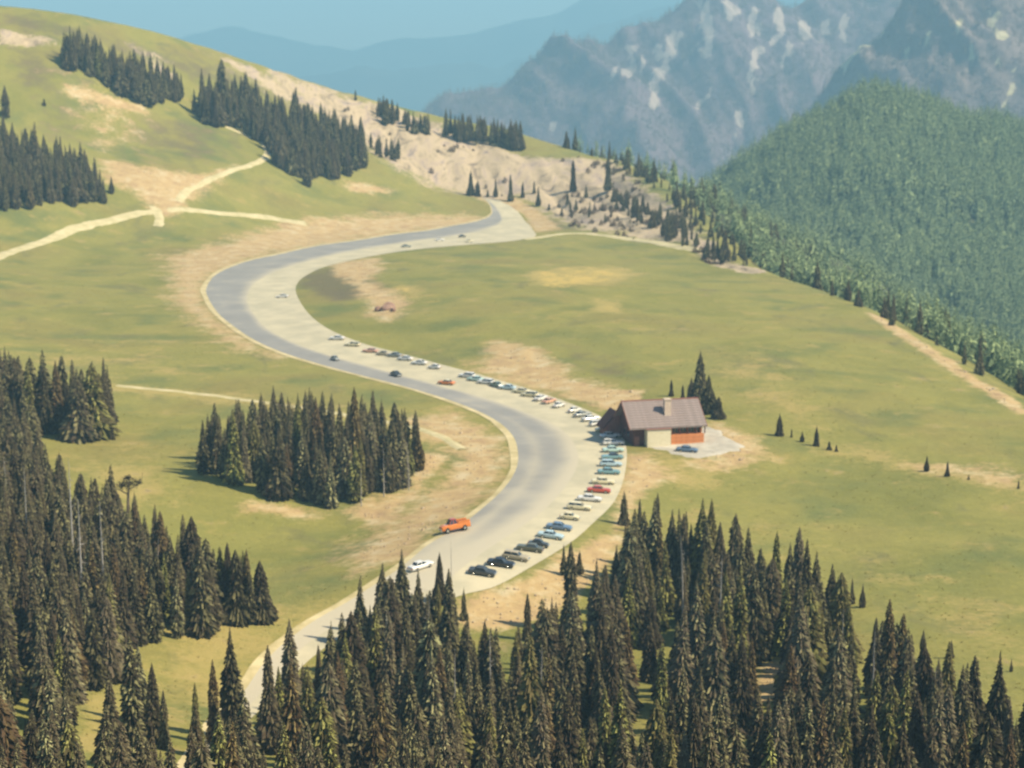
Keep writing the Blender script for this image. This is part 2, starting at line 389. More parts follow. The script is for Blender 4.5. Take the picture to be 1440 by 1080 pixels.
darkp = np.maximum.reduce([
    S([(420, 385), (470, 372), (520, 385), (540, 410), (480, 425), (450, 415), (425, 405)], w=8) * .95,  # shading of the cut bank, painted into the ground colour
    S([(560, 575), (620, 585), (660, 610), (600, 612)], w=8) * .6, S([(760, 480), (860, 500), (920, 540), (840, 530)], w=14) * .65,
    S([(960, 402), (1030, 408), (1000, 414)], w=6) * .7, S([(0, 60), (90, 65), (110, 130), (60, 140), (0, 120)], w=18) * .55,
    S([(180, 155), (320, 175), (350, 215), (250, 235), (150, 200)], w=22) * .55, S([(0, 20), (300, 80), (480, 150), (420, 160), (250, 110), (100, 60), (0, 60)], w=14) * .55, S([(20, 100), (120, 110), (150, 220), (60, 200)], w=18) * .5,
    S([(740, 290), (800, 315), (830, 325), (750, 325)], w=6) * .75, S([(400, 312), (440, 318), (430, 325), (400, 322)], w=4) * .9,
    S([(0, 15), (90, 30), (250, 75), (120, 60), (0, 40)], w=10) * .6])
back = smooth(900, 1000, GY)
scree = np.maximum.reduce([
    S([(380, 100), (500, 140), (600, 168), (700, 205), (760, 225), (850, 222), (900, 260), (960, 300), (1010, 362), (960, 345), (880, 328), (820, 318), (770, 300), (735, 275), (690, 280), (640, 270), (560, 238), (500, 190), (440, 150)], w=10, k=3),
    S([(60, 50), (0, 42), (0, 62), (80, 64)], w=5) * .9, S([(180, 60), (230, 85), (250, 120), (215, 100)], w=8) * .8,
    S([(300, 75), (400, 110), (480, 170), (420, 150), (350, 110)], w=8) * .85]) * back
scree *= 1 - S([(740, 185), (800, 210), (850, 222), (800, 221), (740, 215)], w=5)
scree = np.maximum(scree, stroke([(985, 335), (1012, 366), (1060, 382)], 4))
# slope beyond the rim
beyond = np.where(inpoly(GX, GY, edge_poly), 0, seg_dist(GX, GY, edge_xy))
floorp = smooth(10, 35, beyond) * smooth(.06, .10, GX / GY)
# real relief away from the road: gentle swells, gullies on the scree
GZ = GZ + off * (1.4 * (fbm(GX / 28, GY / 28, 4, 3) - .48) + .5 * (fbm(GX / 6, GY / 9, 3, 8) - .48))
GZ = GZ - off * scree * 8.0 * (ridged(GX / 20 + GY / 90, GY / 70, 4, 21) - .5)
GZ = GZ + off * smooth(.5, .9, dirt) * 1.0 * (ridged(GX / 8, GY / 14, 3, 33) - .55)
GZ = np.where(rd == 0, GZ - .02, GZ)
gm = grid_mesh('meadow_ground', GX, GY, GZ, M['ground'])
color_attr(gm, 'paint', dirt.ravel(), yellow.ravel(), darkp.ravel())
flower = S([(745, 382), (800, 378), (858, 375), (880, 386), (850, 398), (800, 402), (765, 408)], [(838, 422), (868, 428), (866, 440), (842, 436)], w=7) * .9
flower = np.maximum(flower, S([(540, 402), (580, 398), (575, 412)], w=4) * .8)
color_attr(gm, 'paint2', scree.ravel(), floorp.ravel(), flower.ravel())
tag(put('meadow_ground', gm), kind='structure')

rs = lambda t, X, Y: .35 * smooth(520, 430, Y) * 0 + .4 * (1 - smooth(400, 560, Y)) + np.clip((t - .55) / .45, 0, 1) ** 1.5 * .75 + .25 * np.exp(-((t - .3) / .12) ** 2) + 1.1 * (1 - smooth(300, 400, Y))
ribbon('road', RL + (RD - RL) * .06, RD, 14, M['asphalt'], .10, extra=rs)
ribbon('gravel_shoulder', RD + (RD - RR) * .02, RR, 14, M['shoulder'], .096)
ribbon('road_verge', RL - (RD - RL) / np.linalg.norm(RD - RL, axis=1)[:, None] * (.5 + 1.8 * fbm(np.arange(420) * .09, np.arange(420) * 0.0, 3, 2))[:, None], RL + (RD - RL) * .075, 5, M['verge'], .09)
def track(name, pts, wid, mat='track', n=160, lift=.06, seed=0):
    P = catmull([hit(*p)[:2] for p in pts], n)
    T = np.gradient(P, axis=0); N = np.stack([-T[:, 1], T[:, 0]], -1); N /= np.linalg.norm(N, axis=1)[:, None] + 1e-9
    s = np.arange(n) * .22
    w1 = wid * (.75 + .5 * fbm(s, s * 0 + seed, 3, seed)); w2 = wid * (.75 + .5 * fbm(s + 50, s * 0 + seed, 3, seed + 3))
    A = P + N * w1[:, None] / 2; B = P - N * w2[:, None] / 2
    t = np.linspace(0, 1, 5)[None, :, None]; Q = A[:, None] * (1 - t) + B[:, None] * t
    X, Y = Q[..., 0], Q[..., 1]
    # follow the bumpy ground
    d = seg_dist(X.ravel(), Y.ravel(), [tuple(p) for p in RL[::6]]); d2 = seg_dist(X.ravel(), Y.ravel(), [tuple(p) for p in RR[::6]])
    o_ = smooth(4, 30, np.minimum(d, d2)).reshape(X.shape)
    Z = H(X, Y) + o_ * (1.4 * (fbm(X / 28, Y / 28, 4, 3) - .48) + .5 * (fbm(X / 6, Y / 9, 3, 8) - .48))
    edge = np.array([-.25, .10, .14, .10, -.25])[None, :]
    return tag(put(name, grid_mesh(name, X, Y, Z + lift + edge, M[mat])), kind='structure')
track('dirt_track', [(-40, 378), (0, 361), (60, 340), (120, 319), (180, 303), (235, 296), (300, 299), (370, 305), (430, 314)], 8, seed=1)
track('dirt_track', [(250, 284), (265, 268), (300, 250), (350, 233), (376, 218), (368, 202), (345, 190), (318, 178)], 5.5, seed=2)
track('dirt_track', [(165, 543), (230, 549), (300, 555), (370, 566), (460, 580), (560, 596), (615, 612), (650, 632)], 3.8, seed=3)
track('dirt_track', [(735, 337), (800, 328), (870, 333), (930, 342), (985, 352)], 8, seed=4)
track('dirt_track', [(218, 290), (224, 304), (222, 318)], 7, seed=5, n=40)

def detail_z(x, y):
    x = np.atleast_1d(float(x)); y = np.atleast_1d(float(y))
    d = min(seg_dist(x, y, [tuple(p) for p in RL[::6]])[0], seg_dist(x, y, [tuple(p) for p in RR[::6]])[0])
    o_ = 0 if inpoly(x, y, road_poly)[0] else float(smooth(4, 30, d))
    return float(H(x, y)[0] + (o_ * (1.4 * (fbm(x / 28, y / 28, 4, 3) - .48) + .5 * (fbm(x / 6, y / 9, 3, 8) - .48)))[0] if o_ else H(x, y)[0])

# ---------------------------------------------------------------- far slopes and mountains
def m3_z(x, y):          # the wooded spur across the valley
    cx = 720 + FPX * x / y
    top = np.interp(cx, [700, 900, 960, 1100, 1160, 1215, 1260, 1330, 1440, 1700], [-230, -110, -55, 8, 32, 52, 48, 32, 12, -15])
    ycr = 1900
    t = (y - 1130) / (ycr - 1130)
    z = -172 + (top + 172) * np.clip(t, -.2, 1) ** 1.0
    z = np.where(y > ycr, top - (y - ycr) * .35, z)
    z = z + smooth(0, .3, t) * (26 * (fbm(x / 190, y / 260, 4, 41) - .48)) 
    return z
X3 = np.linspace(-100, 1300, 220)[None, :] + np.zeros((190, 1)); Y3 = np.linspace(1040, 2500, 190)[:, None] + np.zeros((1, 220))
Z3 = m3_z(X3, Y3)
M['m3'] = simple('wooded_slope_floor', (.055, .06, .032), (.12, .13, .06), .012)
tag(put('wooded_spur', grid_mesh('wooded_spur', X3, Y3, Z3, M['m3'])), kind='structure')

def rock_mat(name, forest1, forest2, rock1, rock2, s, thr):
    m, nt, b = mat_base(name)
    P = coords(nt)
    ra = attr(nt, 'rock')
    n = noise(nt, coords(nt, 1, 1, .35), s, 6, .68, 1.2)
    f = maprange(nt, maths(nt, 'ADD', ra.outputs['Fac'], maths(nt, 'MULTIPLY', maths(nt, 'SUBTRACT', n, .5), 1.6)), thr, thr + .22)
    fo = mix(nt, noise(nt, P, s * 4, 5, .7), forest1, forest2)
    ro = mix(nt, noise(nt, P, s * 3, 5, .7), rock1, rock2)
    nt.links.new(mix(nt, f, fo, ro), b.inputs['Base Color'])
    bump(nt, b, noise(nt, P, s * 6, 5, .7), .6, 14)
    return m
M['m1'] = rock_mat('mountain_rock', (.145, .095, .115), (.25, .18, .19), (.36, .28, .24), (.58, .47, .38), .013, .46)
M['m2'] = rock_mat('crag_rock', (.17, .125, .125), (.28, .22, .19), (.46, .42, .24), (.66, .56, .34), .014, .55)
M['m0'] = simple('hazy_hills', (.05, .055, .045), (.10, .10, .08), .002)
def mountain(name, Y0, crest, base_z, dy, mat, seed, amp, lam, nx=330, ny=170, xr=None, backslope=.5, rockf=None, streaks=()):
    cu = [c[0] for c in crest]; cv = [c[1] for c in crest]
    top = [at_y(u, v, Y0)[2] for u, v in crest]
    xs = [at_y(u, v, Y0)[0] for u, v in crest]
    X = np.linspace(xr[0], xr[1], nx)[None, :] + np.zeros((ny, 1)); Y = np.linspace(Y0 - dy, Y0 + dy * .5, ny)[:, None] + np.zeros((1, nx))
    warp = (fbm(X / lam, Y / lam, 3, seed + 50) - .5) * lam * .5
    T = np.interp(X, xs, top)
    t = (Y - (Y0 - dy)) / dy
    Z = base_z + (T - base_z) * np.clip(t, 0, 1)
    Z = np.where(t > 1, T - (Y - Y0) * backslope, Z)
    g = ridged((X + warp + Y * .25) / lam, Y / (lam * 3.5), 5, seed)
    Z = Z + amp * (g - .62) * smooth(0, .25, t) * np.where(t > 1, 1, 1.0) 
    Z += amp * .25 * (fbm(X / lam * 3, Y / lam * 3, 3, seed + 9) - .5)
    me = grid_mesh(name, X, Y, Z, mat)
    rk = .42 * smooth(.25, .85, t) * smooth(.50, .74, g) * smooth(.40, .62, fbm(X / 45, Y / 160, 4, seed + 31)) if rockf is None else rockf(X, Y, t, g)
    uu, vv = proj(X, Y, Z)
    uu, vv = uu + 26 * (fbm(uu / 16, vv / 22, 4, 61) - .47), vv + 30 * (fbm(uu / 14, vv / 20, 4, 62) - .47)
    for pts, wd in streaks:
        rk = np.maximum(rk, np.clip(1.05 - .42 * seg_dist(uu, vv, pts) / wd, 0, 1) * (.35 + 1.1 * fbm(uu / 6, vv / 14, 4, 3)))
    a = me.attributes.new('rock', 'FLOAT', 'POINT'); a.data.foreach_set('value', rk.astype(np.float32).ravel())
    tag(put(name, me), kind='structure')
    return X, Y, Z, rk
A1 = mountain('mountain', 5400, [(300, 330), (500, 215), (640, 150), (700, 118), (760, 82), (820, 48), (860, 30), (900, 30), (960, 10), (1000, -12), (1100, 2), (1190, 8), (1240, -20), (1300, -60), (1500, -90), (2200, -60)],
              -330, 1150, M['m1'], 60, 190, 330, xr=(-900, 3400), nx=620, ny=260, streaks=[([(885, 68), (884, 92), (878, 102)], 6), ([(902, 80), (900, 112)], 3), ([(862, 98), (852, 112)], 4), ([(920, 70), (926, 78)], 5),
                ([(948, 45), (940, 80), (926, 112), (914, 148)], 8), ([(990, 8), (998, 40), (994, 72)], 9), ([(1026, 4), (1030, 20)], 6), ([(1062, 15), (1060, 50)], 5), ([(1094, 14), (1100, 48), (1086, 66), (1060, 80), (1056, 122)], 7),
                ([(1112, 62), (1104, 100)], 5), ([(1130, 32), (1136, 48)], 4), ([(1158, 30), (1160, 48)], 4), ([(1188, 20), (1184, 50)], 6), ([(1042, 160), (1034, 188)], 6), ([(782, 172), (778, 184)], 5), ([(1000, 120), (985, 150)], 3)])
def rock2(X, Y, t, g): return .30 * smooth(.2, .9, t) * smooth(.45, .8, g) + .30 * (fbm(X / 60, Y / 120, 3, 77) - .40)
A2 = mountain('rocky_mountain', 3900, [(900, 420), (1050, 260), (1130, 165), (1190, 100), (1240, 40), (1300, -20), (1380, -60), (1500, -80), (2200, -60)],
              -300, 900, M['m2'], 71, 150, 190, xr=(100, 3000), nx=440, ny=240, rockf=rock2, streaks=[([(1282, 66), (1279, 88)], 6), ([(1364, 62), (1368, 92)], 6), ([(1392, 16), (1412, 54)], 7), ([(1426, 106), (1410, 142)], 7), ([(1348, 20), (1352, 50)], 4), ([(1310, 40), (1306, 60)], 3), ([(1405, 80), (1404, 90)], 3), ([(1250, 8), (1238, 40), (1215, 60), (1180, 85)], 9)])
mountain('hazy_ridge', 13000, [(-900, 60), (0, 150), (300, 130), (430, 108), (540, 92), (620, 84), (700, 96), (800, 60), (900, 20), (1000, -5), (1500, -30), (2600, 0)], -380, 1500, M['m0'], 81, 260, 800, xr=(-7000, 8000), nx=240, ny=60)
mountain('hazy_ridge', 15600, [(-900, 60), (0, 60), (300, 40), (500, 62), (640, 60), (760, 30), (860, -10), (1000, -20), (1500, 0), (2600, 20)], -380, 1500, M['m0'], 91, 260, 1100, xr=(-11500, 12000), nx=240, ny=60)
# valley floor out to the horizon
v = [(-13000, -900, -345), (13000, -900, -345), (13000, 17400, -345), (-13000, 17400, -345)]
tag(put('valley_floor', mesh('valley_floor', v, [(0, 1, 2, 3)], M['m0'])), kind='structure')

# haze
m = bpy.data.materials.new('haze'); m.use_nodes = True; nt = m.node_tree; nt.nodes.clear()
pv = nt.nodes.new('ShaderNodeVolumePrincipled'); pv.inputs['Color'].default_value = (.40, .78, 1.0, 1); pv.inputs['Density'].default_value = 0.000168
pv.inputs['Anisotropy'].default_value = 0
mo = nt.nodes.new('ShaderNodeOutputMaterial'); nt.links.new(pv.outputs[0], mo.inputs['Volume'])
hx, hy0, hy1, hz0, hz1 = 13200, -1000, 17600, -520, 700
hv = [(x, y, z) for z in (hz0, hz1) for x, y in ((-hx, hy0), (hx, hy0), (hx, hy1), (-hx, hy1))]
hf = [(3, 2, 1, 0), (4, 5, 6, 7), (0, 1, 5, 4), (1, 2, 6, 5), (2, 3, 7, 6), (3, 0, 4, 7)]
tag(put('haze', mesh('haze', hv, hf, m)), kind='stuff')

# ---------------------------------------------------------------- trees
def fir_mesh(seed, h=1.0, wid=.16, levels=30, per=8, taper=.85, ragged=.35, bare=.06, lean=0):
    """crown of height 1 (unit), returned with trunk mesh"""
    r = random.Random(seed); V = []; F = []
    for L in range(levels):
        t = L / (levels - 1.0)
        z = bare + (1 - bare - .012) * t ** .92
        rad = wid * ((1 - t) ** taper) * (.92 + .16 * math.sin(9 * t + seed)) + .006
        if t < .1: rad *= .7 + 3 * t
        k = max(4, int(per * (1 - .35 * t)))
        a0 = r.random() * 6.28
        for j in range(k):
            if r.random() < .10: continue
            a = a0 + 6.283 * (j + r.uniform(-.35, .35)) / k
            q = rad * (1 + r.uniform(-ragged, ragged))
            ca, sa = math.cos(a), math.sin(a)
            w = q * r.uniform(.09, .19) + .0018
            zz = z + r.uniform(-.5, .5) / levels
            dr = q * r.uniform(.25, .65); up = q * .12
            cx = lean * zz * zz
            b = len(V)
            V += [(cx + .004 * ca, .004 * sa, zz + up),
                  (cx + q * .55 * ca - w * sa, q * .55 * sa + w * ca, zz - dr * .35 - w * .25),
                  (cx + q * .55 * ca + w * sa, q * .55 * sa - w * ca, zz - dr * .35 - w * .25),
                  (cx + q * .6 * ca, q * .6 * sa, zz - dr * .18 + up),
                  (cx + q * ca, q * sa, zz - dr),
                  (cx + q * .72 * ca - w * .8 * sa, q * .72 * sa + w * .8 * ca, zz - dr * 1.0)]
            F += [(b, b + 1, b + 3), (b, b + 3, b + 2), (b + 1, b + 5, b + 3), (b + 3, b + 5, b + 4), (b + 3, b + 4, b + 2)]
    # leader
    b = len(V); cx = lean
    V += [(cx - .006, 0, .95), (cx + .006, 0, .95), (cx, .006, .95), (cx, 0, 1.0)]; F += [(b, b + 1, b + 3), (b + 1, b + 2, b + 3), (b + 2, b, b + 3)]
    return V, F
def trunk_mesh(seed, lean=0, rad=.012, n=6, top=.97):
    V = []; F = []
    for i, t in enumerate((-.04, .02, .3, .6, top)):
        r_ = rad * (1 - .92 * max(t, 0)) * (1.35 if i == 0 else 1)
        for k in range(n):
            a = 6.283 * k / n; V.append((lean * max(t, 0) ** 2 + r_ * math.cos(a), r_ * math.sin(a), t))
    for i in range(4):
        for k in range(n):
            a, b = i * n + k, i * n + (k + 1) % n; F.append((a, b, b + n, a + n))
    return V, F
SPEC = [dict(wid=.115, levels=112, per=15, taper=.80, bare=.02), dict(wid=.135, levels=108, per=16, taper=.9, bare=.02), dict(wid=.10, levels=112, per=15, taper=.7, bare=.03), dict(wid=.15, levels=104, per=17, taper=1.0, bare=.02, ragged=.45),
        dict(wid=.12, levels=96, per=14, taper=.62, bare=.05, ragged=.5), dict(wid=.165, levels=108, per=18, taper=.85, bare=.02, ragged=.4), dict(wid=.105, levels=96, per=14, taper=.9, bare=.08, ragged=.55, lean=.02), dict(wid=.19, levels=104, per=20, taper=.72, bare=.02, ragged=.5, lean=-.015)]
CROWN = []; TRUNK = []; MID = []; FAR = []; MTN = []
for i, s in enumerate(SPEC):
    CROWN.append(mesh('fir_crown', *fir_mesh(100 + i, **s), M['crown'], False))
    TRUNK.append(mesh('fir_trunk', *trunk_mesh(i, s.get('lean', 0)), M['bark'], True))
    s2 = dict(s); s2['levels'] = 78; s2['per'] = 14; s2['wid'] *= 1.04
    V, F = fir_mesh(200 + i, **s2); MID.append(mesh('fir_mid', V, F, M['crown']))
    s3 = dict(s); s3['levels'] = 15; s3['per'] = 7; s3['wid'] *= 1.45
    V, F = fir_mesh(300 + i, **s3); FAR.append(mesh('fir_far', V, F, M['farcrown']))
    s4 = dict(s); s4['levels'] = 6; s4['per'] = 4; s4['wid'] *= 1.8
    V, F = fir_mesh(400 + i, **s4); MTN.append(mesh('fir_tiny', V, F, M['bluecrown']))
TINT = {'dark': (.62, .60, .62, 1), 'mid': (1, 1, 1, 1), 'pale': (1.4, 1.45, 1.5, 1), 'olive': (1.35, 1.45, .95, 1), 'brown': (1.05, .88, .76, 1)}

def scatter_stuff(name, protos, pts, tints, fat=1.0):
    """one object of kind stuff: points carrying low-detail firs by geometry nodes"""
    c = bpy.data.collections.new(name + '_sources')
    order = []
    for i, me in enumerate(protos):
        for j, tn in enumerate(tints):
            o = bpy.data.objects.new('source_%02d' % (i * len(tints) + j), me); o.color = TINT[tn]; c.objects.link(o); order.append(o)
    P = np.array(pts, float)
    me = bpy.data.meshes.new(name); me.vertices.add(len(P)); me.vertices.foreach_set('co', P[:, :3].astype(np.float32).ravel())
    rg = np.random.default_rng(len(P))
    a = me.attributes.new('tall', 'FLOAT', 'POINT'); a.data.foreach_set('value', P[:, 3].astype(np.float32))
    a = me.attributes.new('turn', 'FLOAT', 'POINT'); a.data.foreach_set('value', (rg.random(len(P)) * 6.28).astype(np.float32))
    a = me.attributes.new('fat', 'FLOAT', 'POINT'); a.data.foreach_set('value', (P[:, 3] * fat * rg.uniform(.8, 1.25, len(P))).astype(np.float32))
    a = me.attributes.new('pick', 'INT', 'POINT'); a.data.foreach_set('value', rg.integers(0, len(order), len(P)).astype(np.int32))
    o = bpy.data.objects.new(name, me); col.objects.link(o)
    ng = bpy.data.node_groups.new(name, 'GeometryNodeTree')
    ng.interface.new_socket('Geometry', in_out='INPUT', socket_type='NodeSocketGeometry'); ng.interface.new_socket('Geometry', in_out='OUTPUT', socket_type='NodeSocketGeometry')
    N = ng.nodes; L = ng.links
    gi = N.new('NodeGroupInput'); go = N.new('NodeGroupOutput'); ip = N.new('GeometryNodeInstanceOnPoints'); ci = N.new('GeometryNodeCollectionInfo')
    ci.inputs['Collection'].default_value = c; ci.inputs['Separate Children'].default_value = True; ci.inputs['Reset Children'].default_value = True
    ip.inputs['Pick Instance'].default_value = True
    def at(nm, ty):
        n = N.new('GeometryNodeInputNamedAttribute'); n.data_type = ty; n.inputs['Name'].default_value = nm; return n.outputs['Attribute']
    cr = N.new('ShaderNodeCombineXYZ'); L.new(at('turn', 'FLOAT'), cr.inputs[2])
    cs = N.new('ShaderNodeCombineXYZ'); f = at('fat', 'FLOAT'); L.new(f, cs.inputs[0]); L.new(f, cs.inputs[1]); L.new(at('tall', 'FLOAT'), cs.inputs[2])
    L.new(gi.outputs[0], ip.inputs['Points']); L.new(ci.outputs[0], ip.inputs['Instance']); L.new(at('pick', 'INT'), ip.inputs['Instance Index'])
    L.new(cr.outputs[0], ip.inputs['Rotation']); L.new(cs.outputs[0], ip.inputs['Scale']); L.new(ip.outputs[0], go.inputs[0])
    md = o.modifiers.new('scatter', 'NODES'); md.node_group = ng
    return tag(o, kind='stuff')

# --- far woods
rg = np.random.default_rng(5)
n = 100000
x = rg.uniform(20, 1200, n); y = 1060 + rg.random(n) ** .85 * 950
z = m3_z(x, y); u, v_ = proj(x, y, z)
keep = (u > 880) & (u < 1530) & (v_ > 60) & (v_ < 720) & (y < 1980)
nz = fbm(x / 45, y / 90, 4, 12)
keep &= (rg.random(n) < np.clip((nz - .24) * 4.5, .35, 1.0))
x, y, z = x[keep], y[keep], z[keep]
hgt = rg.uniform(14, 32, len(x)) * (.8 + .5 * fbm(x / 70, y / 70, 2, 14))
scatter_stuff('distant_wood', FAR, np.stack([x, y, z - .5, hgt], -1), ['mid', 'pale', 'olive', 'dark', 'dark'], .8)
# --- woods on the mountains
def on_grid(A, n, sc_, seed, name, hr, ulim):
    X, Y, Z, rk = A; g = np.random.default_rng(seed)
    fi = g.uniform(0, X.shape[0] - 2, n); fj = g.uniform(0, X.shape[1] - 2, n); i = fi.astype(int); j = fj.astype(int); a = fi - i; b = fj - j
    f = lambda Q: (Q[i, j] * (1 - a) * (1 - b) + Q[i + 1, j] * a * (1 - b) + Q[i, j + 1] * (1 - a) * b + Q[i + 1, j + 1] * a * b)
    x, y, z, r_ = f(X), f(Y), f(Z), f(rk)
    u, v_ = proj(x, y, z)
    k = (u > ulim[0]) & (u < ulim[1]) & (v_ > -30) & (v_ < 420) & (r_ + .5 * (fbm(x / sc_, y / sc_, 4, seed) - .5) < .50) & (g.random(n) < .25 + .9 * fbm(x / (sc_ * 1.5), y / (sc_ * 1.5), 3, seed + 1))
    x, y, z = x[k], y[k], z[k]
    scatter_stuff(name, MTN, np.stack([x, y, z - 1, g.uniform(hr[0], hr[1], len(x))], -1), ['mid', 'dark', 'brown', 'pale'])
on_grid(A1, 90000, 120, 3, 'mountain_wood', (14, 28), (560, 1500))
on_grid(A2, 50000, 60, 4, 'crag_wood', (12, 24), (1020, 1500))

# --- woods on the slope that falls away behind the meadow rim
g = np.random.default_rng(44); q = g.integers(0, GX.size, 60000)
bx, by, bz, bd = GX.ravel()[q], GY.ravel()[q], GZ.ravel()[q], beyond.ravel()[q]
k = (bd > 16) & (by > 380) & (bx / by > .03) & (bx / by < .36) & (g.random(60000) < .55)
scatter_stuff('slope_wood', FAR, np.stack([bx[k] + g.uniform(-2, 2, k.sum()), by[k] + g.uniform(-3, 3, k.sum()), bz[k] - .8, g.uniform(9, 20, k.sum())], -1), ['dark', 'dark', 'brown', 'mid', 'dark'])
# --- near trees
def fill(poly, spacing, hmin, hmax, region, dens=1.0, seed=1, yr=(150, 1400), ncut=None, variants=None):
    g = np.random.default_rng(seed); out = []
    us = [p[0] for p in poly]; vs = [p[1] for p in poly]
    W = [hit(u, min(v, 1079)) for u, v in poly]
    xs = [w[0] for w in W]; ys = [w[1] for w in W]
    x0, x1, y0, y1 = min(xs) - 20, max(xs) + 20, max(yr[0], min(ys) - 20), min(yr[1], max(ys) + 20)
    if max(vs) > 1080: y0 = yr[0]
    nx = int((x1 - x0) / spacing) + 1; ny = int((y1 - y0) / spacing) + 1
    gx, gy = np.meshgrid(np.arange(nx), np.arange(ny))
    x = x0 + (gx + .5 * (gy % 2) + g.uniform(-.42, .42, gx.shape)) * spacing; y = y0 + (gy + g.uniform(-.42, .42, gx.shape)) * spacing
    x = x.ravel(); y = y.ravel(); z = H(x, y); u, v = proj(x, y, z)
    k = inpoly(u, v, poly) & (g.random(len(x)) < dens)
    k &= ~(inpoly(x, y, road_poly) | (seg_dist(x, y, [tuple(p) for p in RL[::8]]) < 3) | (seg_dist(x, y, [tuple(p) for p in RR[::8]]) < 3))
    if ncut is not None: k &= fbm(x / 16, y / 22, 3, seed) > ncut
    for a, b, c in zip(x[k], y[k], z[k]):
        hh = hmin + (hmax - hmin) * (g.random() * .65 + .35 * g.random() ** 3 + .25 * (fbm(np.array([a / 12]), np.array([b / 12]), 2, 6)[0] - .4))
        out.append([a, b, c, float(hh), region, int(g.integers(0, 8)) if variants is None else int(g.choice(variants))])
    return out
trees = []
A_ = [(-120, 1040), (-120, 700), (0, 705), (60, 725), (130, 752), (190, 790), (235, 820), (300, 845), (345, 860), (370, 878), (310, 893), (250, 902), (205, 920), (160, 960), (112, 985), (95, 1020), (60, 1040)]
trees += fill(A_, 3.6, 10, 18, 'left wood', .95, 11)
trees += fill([(-80, 705), (-80, 590), (20, 598), (55, 640), (70, 700), (60, 735)], 4.4, 10, 16, 'upper left wood', .95, 12)
trees += fill([(-70, 600), (-60, 560), (10, 568), (40, 590), (75, 600), (90, 612), (60, 614), (30, 612)], 4.2, 13, 20, 'left grove', .95, 13)
trees += fill([(88, 612), (100, 585), (145, 580), (160, 590), (140, 612), (110, 622)], 3.6, 12, 17, 'left round grove', 1, 14, variants=[5, 7, 3])
C_ = [(-150, 1085), (60, 1085), (180, 1075), (240, 1100), (330, 1110), (400, 1075), (455, 1020), (480, 985), (500, 955), (530, 915), (570, 895), (630, 905), (680, 960), (740, 975), (780, 930), (800, 880), (840, 850), (868, 812),
      (900, 790), (960, 800), (1030, 830), (1110, 870), (1180, 915), (1228, 955), (1262, 990), (1300, 1030), (1370, 1060), (1440, 1075), (1560, 1090), (1560, 1500), (-150, 1500)]
trees += fill(C_, 4.0, 8, 20.5, 'front wood', .93, 15, yr=(160, 420), ncut=.25)
D_ = [(285, 667), (300, 640), (360, 622), (440, 615), (520, 620), (588, 640), (600, 660), (570, 690), (520, 712), (470, 716), (430, 712), (380, 700), (330, 688)]
trees += fill(D_, 4.0, 9.5, 16, 'island grove', .97, 16)
trees += fill([(-90, 302), (-90, 230), (0, 205), (40, 225), (90, 235), (135, 255), (150, 272), (140, 288), (60, 294)], 4.9, 12, 22, 'hillside left grove', .95, 17)
trees += fill([(86, 84), (112, 78), (140, 90), (180, 105), (235, 125), (262, 140), (240, 148), (200, 150), (160, 128), (120, 106), (95, 98)], 4.2, 14, 23, 'upper hill strip', .95, 18)
trees += fill([(266, 158), (330, 150), (400, 172), (470, 195), (515, 215), (515, 240), (470, 252), (430, 256), (395, 240), (372, 208), (335, 182), (290, 178)], 4.8, 14, 26, 'long hillside strip', .9, 19)
trees += fill([(518, 205), (560, 218), (562, 230), (525, 218)], 6, 9, 14, 'long hillside strip', .9, 20)
trees += fill([(525, 158), (556, 162), (562, 176), (535, 174)], 4.2, 11, 16, 'skyline grove', .9, 21, yr=(150, 1400))
trees += fill([(566, 176), (605, 180), (602, 192), (575, 190)], 4.2, 9, 14, 'skyline grove', .9, 22)
trees += fill([(618, 186), (680, 194), (735, 203), (732, 214), (690, 205), (640, 198)], 4.5, 12, 22, 'skyline grove', .9, 23)
trees += fill([(856, 262), (880, 285), (920, 300), (960, 322), (1000, 352), (1020, 372), (1000, 365), (950, 345), (900, 318), (862, 290)], 6.5, 6, 13, 'ridge slope', .75, 24)
trees += fill([(735, 268), (830, 268), (850, 300), (940, 335), (880, 322), (790, 310)], 13, 5, 10, 'ridge slope', .55, 25)
# firs standing just over the rim: placed by world distance from the rim line
g = np.random.default_rng(31)
er = np.array(edge_xy[1:14])
for k in range(len(er) - 1):
    a, b = er[k], er[k + 1]; L = np.hypot(*(b - a)); nrm = np.array([(b - a)[1], -(b - a)[0]]) / L
    for q in range(int(L / (1.3 if a[1] > 850 else 1.9))):
        if g.random() < (.5 if a[1] < 850 else .2): continue
        p = a + (b - a) * g.random(); dd = g.random() ** 1.3 * 75 + 3
        for s_ in (1, -1):
            w = p + nrm * dd * s_
            if not inpoly(np.array([w[0]]), np.array([w[1]]), edge_poly)[0]:
                near = p[1] > 850
                trees.append([w[0], w[1], float(H(w[0], w[1])[0]) - .3, float(g.uniform(4, 8.5) + 9 * g.random() ** 4), 'far rim', int(g.integers(0, 8))]); break

